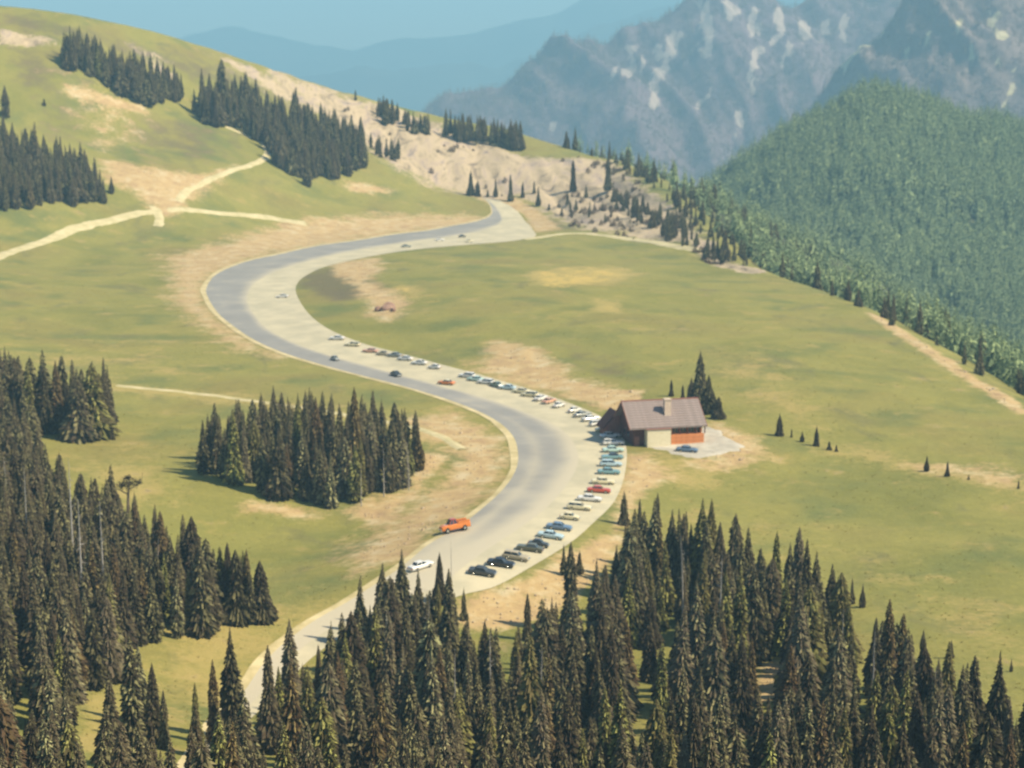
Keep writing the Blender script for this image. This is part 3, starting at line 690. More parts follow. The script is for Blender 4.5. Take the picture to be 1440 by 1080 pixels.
# clearings the picture shows through the wood: no fir may stand in or in front of them
clear = [(905, 985, 12, 16), (938, 905, 7, 8), (1078, 950, 12, 14), (1155, 965, 8, 10), (1208, 950, 3, 10), (130, 1008, 17, 22), (243, 935, 14, 24), (262, 985, 9, 12), (367, 958, 5, 28), (448, 905, 9, 12), (820, 905, 7, 12), (700, 850, 36, 16), (590, 812, 10, 14), (35, 950, 14, 8)]
def covers(t, c):
    u, vb = proj(t[0], t[1], t[2]); _, vt = proj(t[0], t[1], t[2] + t[3])
    if not (vt < c[1] + c[3] and vb > c[1] - c[3]): return False
    f = np.clip((min(c[1] + c[3], vb) - vt) / (vb - vt), 0, 1); hw = .10 * (vb - vt) * f
    return abs(u - c[0]) < c[2] + hw * .8
trees = [t for t in trees if not (t[4] in ('front wood', 'left wood') and any(covers(t, c) for c in clear))]
# a sharper look at the upper outline of the front wood: specific tall firs
def fixed(u, vb, vt, region, var=0, fat=1.0):
    X, Y, Z = hit(u, vb); Z = detail_z(X, Y)
    px = FPX / (Y * CP + (CAM[2] - Z) * SP)
    return [X, Y, Z, (vb - vt) / px / .985, region, var, fat]
# front row spires (base may be below the frame: give height in metres by pixels)
def frontal(u, vt, Y, var):
    x = (u - 720) / FPX * (Y * CP + 88 * SP); z = float(H(x, Y)[0])
    lo, hi = 2, 40
    for _ in range(30):
        m_ = (lo + hi) / 2
        if proj(x, Y, z + m_)[1] > vt: lo = m_
        else: hi = m_
    return [x, Y, z, lo, 'front wood', var]
for u, vt, Y, var in [(325, 880, 262, 3), (408, 868, 268, 1), (275, 958, 250, 0), (195, 905, 265, 5), (215, 930, 255, 1), (378, 905, 255, 0), (465, 872, 300, 2), (447, 905, 290, 0), (505, 808, 318, 0), (538, 790, 322, 1), (565, 770, 325, 3),
                      (618, 775, 335, 1), (633, 850, 322, 2), (652, 825, 330, 2), (742, 832, 322, 2), (793, 765, 350, 0), (815, 775, 352, 2), (878, 688, 385, 2), (900, 700, 380, 1), (925, 692, 384, 5), (965, 718, 370, 4), (1003, 728, 366, 0),
                      (1032, 738, 362, 2), (1112, 762, 350, 0), (1150, 790, 345, 3), (1200, 812, 335, 2), (1252, 872, 310, 0), (1300, 885, 300, 4), (1340, 898, 300, 2), (1378, 928, 292, 0), (1425, 925, 290, 4), (1070, 770, 352, 5), (1175, 800, 340, 5), (1215, 820, 332, 2), (300, 925, 258, 2), (350, 985, 250, 0), (392, 935, 262, 2), (425, 932, 275, 1), (485, 885, 300, 0), (520, 850, 312, 2), (588, 800, 325, 0), (602, 835, 320, 2), (230, 968, 252, 2), (150, 965, 262, 5), (95, 930, 270, 3), (55, 900, 280, 1), (440, 960, 266, 3), (475, 935, 280, 5), (25, 880, 290, 0)]:
    trees.append(frontal(u, vt, Y, var))
trees.append(fixed(500, 690, 543, 'island grove', 0)); trees.append(fixed(446, 680, 560, 'island grove', 2)); trees.append(fixed(420, 672, 562, 'island grove', 0)); trees.append(fixed(304, 664, 583, 'island grove', 0))
trees.append(fixed(522, 690, 572, 'island grove', 2)); trees.append(fixed(553, 690, 585, 'island grove', 2)); trees.append(fixed(330, 680, 578, 'island grove', 1)); trees.append(fixed(392, 665, 562, 'island grove', 0))
trees.append(fixed(64, 604, 490, 'left grove', 3)); trees.append(fixed(90, 602, 498, 'left grove', 2)); trees.append(fixed(132, 614, 510, 'left round grove', 7, 1.2)); trees.append(fixed(112, 618, 530, 'left round grove', 7, 1.2)); trees.append(fixed(146, 608, 525, 'left round grove', 5, 1.2))
trees.append(fixed(345, 872, 772, 'left wood', 7, 1.2)); trees.append(fixed(322, 868, 760, 'left wood', 5)); trees.append(fixed(368, 872, 786, 'left wood', 7, 1.15)); trees.append(fixed(352, 876, 800, 'left wood', 7, 1.3))
trees.append(fixed(8, 165, 120, 'hillside left grove', 0)); trees.append(fixed(50, 250, 172, 'hillside left grove', 1)); trees.append(fixed(312, 158, 84, 'long hillside strip', 0)); trees.append(fixed(285, 165, 97, 'long hillside strip', 2)); trees.append(fixed(348, 170, 100, 'long hillside strip', 5))

# visibility estimate on a coarse screen, far to near, so that the largest-showing 300 become objects
def metrics(t):
    u, vb = proj(t[0], t[1], t[2]); ut, vt = proj(t[0], t[1], t[2] + t[3]); return float(u), float(vb), float(vt)
order = sorted(range(len(trees)), key=lambda i: -trees[i][1])
buf = np.full((270, 360), -1, int)
for i in order:
    u, vb, vt = metrics(trees[i]); u /= 4; vb /= 4; vt /= 4
    for r_ in range(max(0, int(vt)), min(269, int(vb)) + 1):
        hw = max(.4, .11 * (r_ + .5 - vt)); a = max(0, int(round(u - hw))); b = min(359, int(round(u + hw)))
        if b >= a and u + hw > 0 and u - hw < 360: buf[r_, a:b + 1] = i
cnt = np.bincount(buf[buf >= 0].ravel(), minlength=len(trees))
rank = list(np.argsort(-cnt)[:300])
single = set(int(i) for i in rank if cnt[i] > 0)

PLACE = {'left wood': 'lower left wood', 'upper left wood': 'left edge wood below the grove', 'left grove': 'left edge grove',
         'left round grove': 'rounded clump beside the left grove', 'island grove': 'grove inside the road curve', 'hillside left grove': 'grove above the pale track',
         'upper hill strip': 'narrow strip high on the hill', 'long hillside strip': 'long strip down the hillside', 'skyline grove': 'grove on the hill skyline',
         'ridge slope': 'pale scree slope', 'far rim': 'trees behind the meadow rim'}
def place_of(t):
    if t[4] != 'front wood': return PLACE[t[4]]
    u, vb, vt = metrics(t)
    if u < 480: return 'front wood left of the road'
    if u < 720: return 'wood below the truck'
    if u < 960: return 'wood below the lodge'
    if u < 1220: return 'wood below the meadow'
    return 'lower right corner of the wood'
NEAR = {'dark': 'dark green', 'mid': 'brownish green', 'pale': 'greyish', 'olive': 'olive', 'brown': 'brown'}
SHAPE = ['narrow', 'dense', 'slender', 'broad', 'blunt', 'bushy', 'thin', 'wide']
groups = {}; used = set()
rest = []
for i, t in enumerate(trees):
    t_place = place_of(t)
    if i in single:
        tone = rnd.choice(['dark', 'dark', 'mid', 'mid', 'mid', 'pale', 'pale', 'olive', 'olive', 'brown'])
        if len(t) > 6 and t[6] > 1.2: tone = 'dark'
        if t[4] == 'far rim': tone = rnd.choice(['mid', 'pale', 'olive', 'brown'])
        if t[4] == 'upper left wood': tone = rnd.choice(['olive', 'pale', 'mid'])
        groups.setdefault(t_place, []).append((i, tone))
    else: rest.append(i)
fir_parts = {}
def make_fir(t, tone, label, group, name='fir_tree'):
    e = empty(name, (t[0], t[1], t[2] - .1), rnd.random() * 6.28)
    s = t[3]; w = s * rnd.uniform(.92, 1.18) * (t[6] if len(t) > 6 else 1)
    k = t[5]
    for nm, lib in (('trunk', TRUNK), ('crown', CROWN)):
        o = bpy.data.objects.new(nm, lib[k]); o.parent = e; o.scale = (w, w, s); o.color = TINT[tone]; col.objects.link(o)
    tag(e, label, 'fir tree', group)
    return e
for pl, L in groups.items():
    ms = {i: metrics(trees[i]) for i, _ in L}
    us = sorted(ms[q[0]][0] for q in L); vs = sorted(ms[q[0]][2] for q in L); n_ = len(L)
    def third(val, arr, names): return names[min(len(names) - 1, int(len(names) * arr.index(val) / n_))]
    left = min(L, key=lambda q: ms[q[0]][0])[0]; right = max(L, key=lambda q: ms[q[0]][0])[0]
    tall = max(L, key=lambda q: ms[q[0]][1] - ms[q[0]][2])[0]
    for i, tone in L:
        ex = 'leftmost ' if i == left else 'rightmost ' if i == right else 'tallest ' if i == tall else ''
        pos = '' if n_ < 4 or ex else (third(ms[i][2], vs, ['back', 'middle', 'near']) + ' ' + third(ms[i][0], us, ['outer-left', 'left', 'centre', 'right', 'outer-right']) + ' ')
        lab = None
        for tn in [tone] + list(NEAR):
            for dk in (range(1) if tn == tone and lab is None and not used else range(8)):
                sh = (trees[i][5] + dk) % 8
                lb = '%s%s %s fir in the %s%s' % (ex, NEAR[tn], SHAPE[sh], (pos + 'of the ') if pos else '', pl)
                if lb not in used: lab = lb; break
            if lab: break
        used.add(lab); tone = tn; trees[i][5] = sh
        make_fir(trees[i], tone, lab, 'firs in the ' + pl)
scatter_stuff('fir_wood', MID, [trees[i][:4] for i in rest], ['dark', 'mid', 'mid', 'brown', 'olive', 'pale'])

# lone firs that anyone could count
lone = [(944, 557, 532, 2, 'thin dark fir just behind the left part of the lodge roof ridge'),
        (984, 572, 493, 1, 'tallest slender fir behind the right end of the lodge roof'),
        (972, 568, 528, 3, 'shorter bushy fir left of the tall spire behind the lodge'),
        (996, 580, 525, 5, 'grey green fir right of the tall spire behind the lodge'),
        (1010, 588, 556, 7, 'low bushy fir at the right foot of the lodge clump'),
        (960, 562, 540, 2, 'small thin fir against the back of the lodge roof'),
        (1096, 613, 580, 3, 'largest of the small firs on the meadow right of the lodge'),
        (1113, 615, 602, 2, 'tiny fir just right of the largest small meadow fir'),
        (1128, 621, 605, 5, 'stubby fir in the middle of the small meadow row'),
        (1148, 626, 596, 3, 'pointed fir near the right end of the small meadow row'),
        (1166, 632, 619, 7, 'low shrubby fir ending the small meadow row'),
        (1176, 634, 624, 7, 'lowest shrubby fir at the far right of the small row'),
        (1303, 662, 639, 5, 'left of the two small firs on the far right meadow'),
        (1332, 671, 648, 1, 'right of the two small firs on the far right meadow'),
        (1362, 676, 668, 7, 'tiny fir shrub right of the pair on the right meadow'),
        (1432, 689, 676, 2, 'tiny fir at the right edge of the picture on dry grass'),
        (662, 275, 240, 1, 'dark fir standing on the pale scree above the road end'),
        (672, 276, 252, 3, 'lower fir hugging the dark fir on the scree above the road'),
        (697, 277, 251, 0, 'dark fir at the right end of the scree trio'),
        (686, 277, 266, 7, 'low shrub fir between the scree firs'),
        (718, 283, 245, 2, 'thin fir leaning over the pale gully right of the road end'),
        (735, 278, 255, 2, 'small slim fir below the grey road cut'),
        (757, 290, 262, 0, 'small fir on the scree below the hilltop bench'),
        (806, 268, 223, 2, 'solitary column shaped fir on the ridge of pale scree'),
        (855, 268, 218, 2, 'tall thin dark fir at the end of the hill ridge'),
        (772, 296, 286, 7, 'tiny round shrub fir low on the scree slope'),
        (790, 303, 292, 7, 'tiny shrub fir just above the green flat by the dirt road'),
        (146, 285, 250, 0, 'small fir at the inner end of the left hillside grove'),
        (157, 272, 247, 5, 'small dark round fir detached from the left hillside grove'),
        (500, 141, 126, 2, 'tiny lone fir on the bare skyline of the hill'),
        (432, 262, 225, 5, 'low grey fir in front of the long hillside strip'),
        (158, 618, 600, 7, 'small dark bush fir right of the rounded left clump'),
        (62, 148, 138, 7, 'tiny dark bush on the open upper left hillside')]
for u, vb, vt, var, lb in lone:
    t = fixed(u, vb, vt, '', var, 1.45 if 940 < u < 1015 else 1.15); make_fir(t, rnd.choice(['dark', 'mid']), lb, None)

# dead snags
def snag_mesh(seed, nb=16):
    r = random.Random(seed); V, F = trunk_mesh(seed, r.uniform(-.05, .05), .013, 6, 1.0)
    for k in range(nb):
        z = r.uniform(.25, .95); a = r.random() * 6.28; L = r.uniform(.04, .11) * (1.15 - z); b = len(V); w = .0035
        V += [(0, 0, z - w), (0, 0, z + w), (math.cos(a) * w - 0, -math.sin(a) * w, z), (L * math.cos(a), L * math.sin(a), z + r.uniform(-.03, .04))]
        F += [(b, b + 1, b + 3), (b + 1, b + 2, b + 3), (b + 2, b, b + 3)]
    return V, F
SN = [mesh('snag', *snag_mesh(40 + i), M['snag']) for i in range(4)]
snags = [(118, 900, 695), (105, 840, 640), (148, 880, 700), (222, 850, 752), (40, 800, 655), (12, 760, 640), (545, 1010, 850), (600, 960, 832), (640, 1060, 905), (690, 1040, 880), (760, 1060, 900), (1010, 960, 770), (1060, 930, 790), (1135, 960, 815), (1180, 1010, 850), (960, 890, 745), (1225, 1040, 880), (1310, 1070, 930), (1375, 1075, 955), (575, 690, 615), (540, 700, 625), (508, 712, 650)]
def snag_where(u, vb): return 'lower left wood' if u < 400 else ('grove inside the road curve' if vb < 740 else ('wood below the truck' if u < 800 else 'wood below the meadow'))
ORD = ['leftmost', 'second from left', 'third from left', 'fourth from left', 'fifth from left', 'sixth from left', 'seventh from left', 'eighth from left', 'ninth from left']
for k, (u, vb, vt) in enumerate(snags):
    X, Y, Z = hit(u, vb); px = FPX / (Y * CP + 94 * SP); hh = (vb - vt) / px
    o = put('dead_snag', SN[k % 4], None, (X, Y, Z - .1), k * 1.3); o.scale = (hh, hh, hh)
    where = snag_where(u, vb); n_ = sorted(q[0] for q in snags if snag_where(q[0], q[1]) == where).index(u)
    tag(o, '%s bare silver grey dead trunk in the %s' % (ORD[n_], where), 'dead tree', 'dead trunks in the ' + where)
o = put('dead_snag', SN[1], None, hit(635, 838), .4); hh = 83 / 7.9; o.scale = (hh * .8, hh * .8, hh)
tag(o, 'thin bare pole like dead trunk in front of the red truck', 'dead tree')

# crooked tree at the left
X, Y, Z = hit(180, 722)
e = empty('crooked_tree', (X, Y, detail_z(X, Y)), 0)
V = []; F = []
def limb(p, q, r0, r1):
    b = len(V); p = Vector(p); q = Vector(q); d = (q - p).normalized(); s = d.cross(Vector((0, 1, .01))).normalized(); w = d.cross(s)
    for c, r_ in ((p, r0), (q, r1)):
        for k in range(5):
            a = 6.283 * k / 5; V.append(tuple(c + s * math.cos(a) * r_ + w * math.sin(a) * r_))
    for k in range(5): F.append((b + k, b + (k + 1) % 5, b + 5 + (k + 1) % 5, b + 5 + k))
limb((0, 0, 0), (.2, 0, 4), .35, .28); limb((.2, 0, 3.8), (.5, 0, 7), .27, .12); limb((.2, 0, 4), (-2.6, .3, 5.4), .16, .06); limb((.4, 0, 5), (3, -.2, 6.6), .15, .05); limb((3, -.2, 6.5), (3.4, 0, 8.8), .06, .03); limb((-2.5, .3, 5.3), (-5, .4, 5), .07, .03)
put('trunk', mesh('trunk', V, F, M['bark']), e)
V2 = []; F2 = []
r = random.Random(4)
for (cx, cy, cz, rr, nn) in [(.3, 0, 6.4, 1.9, 260), (-1.4, .2, 6.0, 1.0, 80), (2.4, -.2, 6.6, .9, 80), (-4.6, .4, 5.2, .9, 90), (.2, 0, 7.6, .9, 80), (-3, .3, 5.4, .5, 30)]:
    for k in range(nn):
        d = Vector((r.gauss(0, 1), r.gauss(0, 1), r.gauss(0, .7))).normalized() * rr * r.random() ** .5
        c = Vector((cx, cy, cz)) + d; b = len(V2); s = .32
        V2 += [tuple(c + Vector((r.uniform(-s, s), r.uniform(-s, s), r.uniform(-s, s)))) for _ in range(3)]; F2.append((b, b + 1, b + 2))
o = put('crown', mesh('crown', V2, F2, M['crown']), e); o.color = TINT['dark']
tag(e, 'crooked dark tree with spreading flat limbs above the lower left wood', 'tree')

# ---------------------------------------------------------------- box helpers for built things
class MB:
    def __init__(s): s.v = []; s.f = []
    def box(s, x0, x1, y0, y1, z0, z1):
        b = len(s.v); s.v += [(x, y, z) for z in (z0, z1) for x, y in ((x0, y0), (x1, y0), (x1, y1), (x0, y1))]
        s.f += [(b + 3, b + 2, b + 1, b), (b + 4, b + 5, b + 6, b + 7), (b, b + 1, b + 5, b + 4), (b + 1, b + 2, b + 6, b + 5), (b + 2, b + 3, b + 7, b + 6), (b + 3, b, b + 4, b + 7)]; return s
    def prism(s, prof, a, b_, axis='x'):
        b = len(s.v); n = len(prof)
        for q in (a, b_):
            for p in prof: s.v.append((q, p[0], p[1]) if axis == 'x' else (p[0], q, p[1]))
        s.f += [tuple(range(b, b + n)), tuple(range(b + 2 * n - 1, b + n - 1, -1))]
        for k in range(n): s.f.append((b + k, b + n + k, b + n + (k + 1) % n, b + (k + 1) % n))
        return s
    def loft(s, secs, cap=True):
        b = len(s.v); n = len(secs[0])
        for q in secs: s.v += list(q)
        for i in range(len(secs) - 1):
            for k in range(n):
                s.f.append((b + i * n + k, b + i * n + (k + 1) % n, b + (i + 1) * n + (k + 1) % n, b + (i + 1) * n + k))
        if cap: s.f += [tuple(b + k for k in range(n - 1, -1, -1)), tuple(b + (len(secs) - 1) * n + k for k in range(n))]
        return s
    def cyl(s, c, r_, w, n=14, axis='y', r2=None):
        prof = [[(c[0] + rr * math.cos(6.283 * k / n), c[1] + o_, c[2] + rr * math.sin(6.283 * k / n)) for k in range(n)] for o_, rr in ((-w / 2, r_ * .88), (-w / 2 + w * .15, r_), (w / 2 - w * .15, r_), (w / 2, r_ * .88))]
        return s.loft(prof)
    def mesh(s, name, mat, sm=False): return mesh(name, s.v, s.f, mat, sm)
    def build(s, name, mat, parent=None): return put(name, s.mesh(name, mat), parent)

# ---------------------------------------------------------------- the lodge
M['roof'] = simple('brown_roofing', (.22, .175, .16), (.30, .24, .215), 1.4, obj=True, bmp=.3, bd=.1)
M['logs'] = simple('orange_stained_logs', (.50, .18, .06), (.66, .27, .11), 2.5, .7, obj=True)
M['darkwood'] = simple('dark_stained_wood', (.10, .045, .038), (.16, .07, .055), 2.5, obj=True)
M['redwood'] = simple('red_brown_boards', (.22, .10, .075), (.30, .14, .10), 2.5, obj=True)
M['stone'] = simple('pale_stone', (.50, .38, .29), (.66, .54, .42), 2.2, obj=True, bmp=.5)
M['cream'] = simple('cream_plaster', (.66, .58, .38), (.74, .66, .46), 2, obj=True)
M['glass'] = simple('dark_glass', (.03, .035, .04), (.05, .055, .06), 2, .08, .6, obj=True)
M['deck'] = simple('deck_stone', (.44, .39, .28), (.55, .48, .34), 1.5, obj=True)
lx, ly, lz = hit(927, 618)
lodge = empty('lodge', (lx, ly, lz + .1), R(14))
tag(lodge, 'brown roofed mountain lodge with stone chimney beside the road curve', 'lodge')
# local x along the ridge (right), -y faces the camera
LX, HY, EV, RI = 9.0, 6.6, 4.6, 9.8
w = MB().box(-LX + .6, LX - .6, -HY + 1.2, HY - 1.2, -1.5, EV + .6)
w.prism([(-HY + 1.2, EV + .6), (HY - 1.2, EV + .6), (0, RI - .55)], -LX + .6, LX - .6); w.build('wall', M['darkwood'], lodge)
for s_ in (-1, 1):
    MB().prism([(s_ * (HY + .5), EV - .55), (s_ * (HY + .5), EV - .2), (0, RI + .15), (0, RI - .2)] if s_ < 0 else [(s_ * (HY + .5), EV - .2), (s_ * (HY + .5), EV - .55), (0, RI - .2), (0, RI + .15)], -LX - .9 + (.0), LX + .9).build('roof', M['roof'], lodge)
roof = [o for o in lodge.children if o.name.startswith('roof')][0]
MB().box(-LX - .95, LX + .95, -.28, .28, RI + .02, RI + .26).build('ridge_cap', M['redwood'], roof)
# shingle courses on the front slope, each a raised strip
sl = (RI + .35 - EV) / (HY + .5)
cm = None
for k in range(11):
    y0 = -(HY + .5) + k * .64; z0 = EV - .2 + (y0 + HY + .5) * sl
    if cm is None:
        q = MB(); q.v = [(-LX - .88, 0, .03), (LX + .88, 0, .03), (LX + .88, 0, .13), (-LX - .88, 0, .13), (-LX - .88, .62, .62 * sl + .03), (LX + .88, .62, .62 * sl + .03)]
        q.f = [(0, 1, 2, 3), (3, 2, 5, 4), (0, 3, 4), (1, 5, 2), (0, 4, 5, 1)]; cm = q.mesh('shingle_course', M['roof'])
    put('shingle_course', cm, roof, (0, y0, z0))
for s_ in (-1, 1):
    o = MB().prism([(-HY - .55, EV - .62), (-HY - .55, EV - .12), (0, RI + .22), (HY + .55, EV - .12), (HY + .55, EV - .62), (0, RI - .3)], s_ * (LX + .92) - .06, s_ * (LX + .92) + .06); o.build('barge_board', M['redwood'], lodge)
MB().box(-.1, 1.5, -4.3, -3.0, 3.5, RI + .7).build('chimney', M['stone'], lodge)
MB().box(-.25, 1.65, -4.45, -2.85, RI + .7, RI + 1.0).build('chimney_cap', M['stone'], lodge)
# projecting pale front wing under the left half
MB().box(-5.6, .4, -HY - 1.2, -HY + 1.3, -2.0, 4.0).build('pale_front_wall', M['cream'], lodge)
MB().box(-5.8, .6, -HY - 1.4, -HY + 1.25, 4.0, 4.15).build('front_wall_cap', M['redwood'], lodge)
# right part: log wall band, gallery of dark windows above
lw = empty('log_wall', (0, 0, 0)); lw.parent = lodge
lm = MB().box(.9, LX + .3, -HY - .1, -HY + .25, 0, .40).mesh('log', M['logs'])
for k in range(8): put('log', lm, lw, (0, (.06 if k % 2 else 0), -1.0 + k * .42))
lm2 = MB().box(LX - .55, LX - .2, -HY + .3, HY - 1.3, 0, .40).mesh('log', M['logs'])
for k in range(11): put('log', lm2, lw, ((.05 if k % 2 else 0), 0, -1.0 + k * .42))
for k in range(4):
    x0 = 1.2 + k * 2.05
    fr = MB().box(x0, x0 + 1.8, -HY + .95, -HY + 1.18, 2.5, 3.95).build('window', M['logs'], lodge)
    for j in range(2): MB().box(x0 + .1 + j * .85, x0 + .85 + j * .85, -HY + .88, -HY + .94, 2.6, 3.85).build('pane', M['glass'], fr)
for k in range(5):
    x0 = 1.0 + k * 2.1
    MB().box(x0, x0 + .22, -HY - .05, -HY + .2, 2.36, EV - .3).build('post', M['darkwood'], lodge)
for k in range(2):
    fr = MB().box(-LX + .5, -LX + .59, -2.6 + k * 3, -.8 + k * 3, 1.2, 3.0).build('window', M['redwood'], lodge)
    MB().box(-LX + .44, -LX + .49, -2.45 + k * 3, -.95 + k * 3, 1.35, 2.85).build('pane', M['glass'], fr)
fr = MB().box(-8.2, -6.9, -HY + 1.08, -HY + 1.19, -.3, 2.0).build('door', M['redwood'], lodge)
MB().box(-7.1, -7.0, -HY + 1.0, -HY + 1.07, .8, .95).build('handle', M['glass'], fr)
MB().box(-LX, LX + 3.2, -HY - 3.4, -HY - 1.55, -2.0, -1.15).build('terrace', M['deck'], lodge)
# left annexe: low steep gable roof end-on to the road
an = empty('annexe', (-LX - .1, 8.7, .3), R(90)); an.parent = lodge
q = MB().box(-3.4, 3.0, -3.0, 2.7, -1.5, 2.3); q.prism([(-3.0, 2.3), (2.7, 2.3), (0, 5.3)], -3.4, 3.0); q.build('annexe_wall', M['redwood'], an)
for s_ in (-1, 1):
    k_ = 3.6 if s_ > 0 else 2.7
    pr = [(s_ * k_, 1.5), (s_ * k_, 1.8), (0, 6.0), (0, 5.7)]
    MB().prism(pr if s_ < 0 else pr[::-1], -2.6, 3.4).build('annexe_roof', M['darkwood'], an)
# gravel lot beside the lodge
P = [hit(u, v_) for u, v_ in [(900, 630), (935, 636), (962, 643), (1000, 644), (1032, 638), (1050, 630), (1034, 621), (1022, 612), (1004, 600), (985, 600), (960, 618), (925, 624)]]
cx = sum(p[0] for p in P) / len(P); cy = sum(p[1] for p in P) / len(P)
rr = np.linspace(0, 1, 9)[None, :]; ring = catmull([p[:2] for p in P] + [P[0][:2]], 80)
jr = (.86 + .32 * fbm(np.arange(80) * .35, np.zeros(80), 3, 8))[:, None]; jr[-1] = jr[0]
X = cx + (ring[:, :1] - cx) * rr * jr; Y = cy + (ring[:, 1:2] - cy) * rr * jr
Z = np.array([[detail_z(a, b) for a, b in zip(r1, r2)] for r1, r2 in zip(X, Y)]) + .22; Z[:, -1] -= .5
tag(put('gravel_lot', grid_mesh('gravel_lot', X, Y, Z, M['lot'])), kind='structure')

# ---------------------------------------------------------------- cars
def paint(name, c):
    m, nt, b = mat_base('car_paint_' + name, .28, .5)
    tc = nd(nt, 'ShaderNodeTexCoord'); n = noise(nt, tc.outputs['Object'], 2.5, 4)
    nt.links.new(mix(nt, n, tuple(q * .88 for q in c), tuple(min(q * 1.08, .85) for q in c)), b.inputs['Base Color'])
    b.inputs['Coat Weight'].default_value = .4; return m
COL = {'white': (.72, .70, .64), 'cream': (.72, .64, .40), 'red': (.50, .075, .035), 'orange': (.72, .22, .04), 'salmon': (.62, .34, .22), 'mint': (.46, .62, .54), 'teal': (.18, .32, .33), 'blue': (.13, .20, .29),
       'paleblue': (.42, .55, .58), 'tan': (.40, .34, .22), 'olive': (.10, .10, .06), 'black': (.02, .02, .02), 'charcoal': (.05, .055, .055), 'grey': (.26, .27, .24), 'green': (.13, .19, .14)}
PAINT = {k: paint(k, c) for k, c in COL.items()}
M['tyre'] = simple('tyre_rubber', (.02, .02, .02), (.035, .035, .03), 5, obj=True)
M['chrome'] = simple('chrome', (.6, .6, .58), (.7, .7, .68), 3, .2, .5, obj=True, metal=.9)
M['lamp'] = simple('lamp_glass', (.7, .7, .65), (.8, .8, .75), 3, .1, .5, obj=True)
M['tail'] = simple('tail_lamp', (.35, .02, .02), (.45, .03, .02), 3, .2, .5, obj=True)
M['cabglass'] = simple('car_glass', (.035, .045, .05), (.06, .07, .075), 2, .06, .7, obj=True)
def sec(x, hw, zb, zt, r_=.16):
    # rounded section ring in the YZ plane
    return [(x, -hw * .93, zb), (x, -hw, zb + .18), (x, -hw, zt - r_), (x, -hw + r_ * .5, zt - r_ * .25), (x, -hw + r_ * 1.6, zt), (x, hw - r_ * 1.6, zt), (x, hw - r_ * .5, zt - r_ * .25), (x, hw, zt - r_), (x, hw, zb + .18), (x, hw * .93, zb)]
def car_proto(kind):
    """x forward; returns list of (name, mesh, slot_paint, children)"""
    parts = []
    ev = {'sedan': [(-2.55, .78, .42, .78), (-2.45, .88, .34, .92), (-1.9, .93, .30, .98), (-1.0, .95, .28, .98), (.9, .95, .28, .98), (1.9, .93, .30, .95), (2.42, .88, .34, .88), (2.55, .80, .40, .74)],
          'wagon': [(-2.5, .82, .40, .85), (-2.42, .90, .32, .98), (-1.0, .95, .28, 1.0), (.9, .95, .28, .98), (1.9, .93, .30, .95), (2.42, .88, .34, .88), (2.55, .80, .40, .74)],
          'compact': [(-2.0, .62, .42, .70), (-1.85, .72, .36, .88), (-1.2, .78, .30, .98), (0, .80, .28, .98), (1.2, .78, .30, .96), (1.85, .70, .36, .84), (2.0, .6, .42, .66)],
          'truck': [(-2.7, .92, .5, 1.15), (-2.6, .95, .45, 1.2), (-.5, .95, .45, 1.2), (.9, .95, .42, 1.15), (2.0, .92, .42, 1.12), (2.5, .85, .45, 1.0), (2.6, .78, .5, .85)]}[kind]
    body = MB().loft([sec(*q) for q in ev]).mesh('body', None)
    zt = {'sedan': .96, 'wagon': .98, 'compact': .96, 'truck': 1.16}[kind]; ht = {'sedan': .47, 'wagon': .52, 'compact': .46, 'truck': .60}[kind]
    gb = {'sedan': (-1.55, 1.0, -1.0, .35), 'wagon': (-2.3, 1.0, -2.05, .35), 'compact': (-1.35, .85, -.8, .3), 'truck': (-.35, 1.15, -.2, .65)}[kind]
    hw = .80 if kind != 'compact' else .66
    def ring(x0, x1, h, z): return [(x0, -h, z), (x1, -h, z), (x1, h, z), (x0, h, z)]
    glass = MB().loft([ring(gb[0], gb[1], hw, zt - .04), ring(gb[2], gb[3], hw * .84, zt + ht)]).mesh('windows', M['cabglass'])
    rf = MB().loft([ring(gb[2] - .08, gb[3] + .08, hw * .87, zt + ht + .003), ring(gb[2] - .03, gb[3] + .0, hw * .85, zt + ht + .05), ring(gb[2] + .2, gb[3] - .2, hw * .62, zt + ht + .085)]).mesh('roof', None)
    pils = []
    for s_ in (-1, 1):
        for (xa, xb) in ((gb[0], gb[2]), (gb[1], gb[3]), ((gb[0] + gb[1]) / 2, (gb[2] + gb[3]) / 2)):
            pils.append(MB().loft([[(xa - .05, s_ * hw - .03, zt - .03), (xa + .05, s_ * hw - .03, zt - .03), (xa + .05, s_ * hw + .03, zt - .03), (xa - .05, s_ * hw + .03, zt - .03)],
                      [(xb - .05, s_ * hw * .85 - .03, zt + ht), (xb + .05, s_ * hw * .85 - .03, zt + ht), (xb + .05, s_ * hw * .85 + .03, zt + ht), (xb - .05, s_ * hw * .85 + .03, zt + ht)]]).mesh('pillar', None))
    parts += [('body', body, True, (0, 0, 0), []), ('windows', glass, False, (0, 0, 0), []), ('roof', rf, True, (0, 0, 0), [])] + [('pillar', p_, True, (0, 0, 0), []) for p_ in pils]
    wb = {'sedan': 1.5, 'wagon': 1.5, 'compact': 1.2, 'truck': 1.6}[kind]; wr = {'truck': .42}.get(kind, .35)
    ty = MB().cyl((0, 0, 0), wr, .22, 16).mesh('wheel', M['tyre']); rim = MB().cyl((0, 0, 0), wr * .55, .26, 10).mesh('rim', M['chrome'])
    W = ev[3][1] - .08
    for sx in (-1, 1):
        for sy in (-1, 1): parts.append(('wheel', ty, False, (sx * wb, sy * W, wr - .02), [('rim', rim)]))
    xe = ev[-1][0]; x0 = ev[0][0]; hb = ev[-1][1]
    bm_ = MB().box(-.07, .07, -hb - .08, hb + .08, -.09, .09).mesh('bumper', M['chrome'])
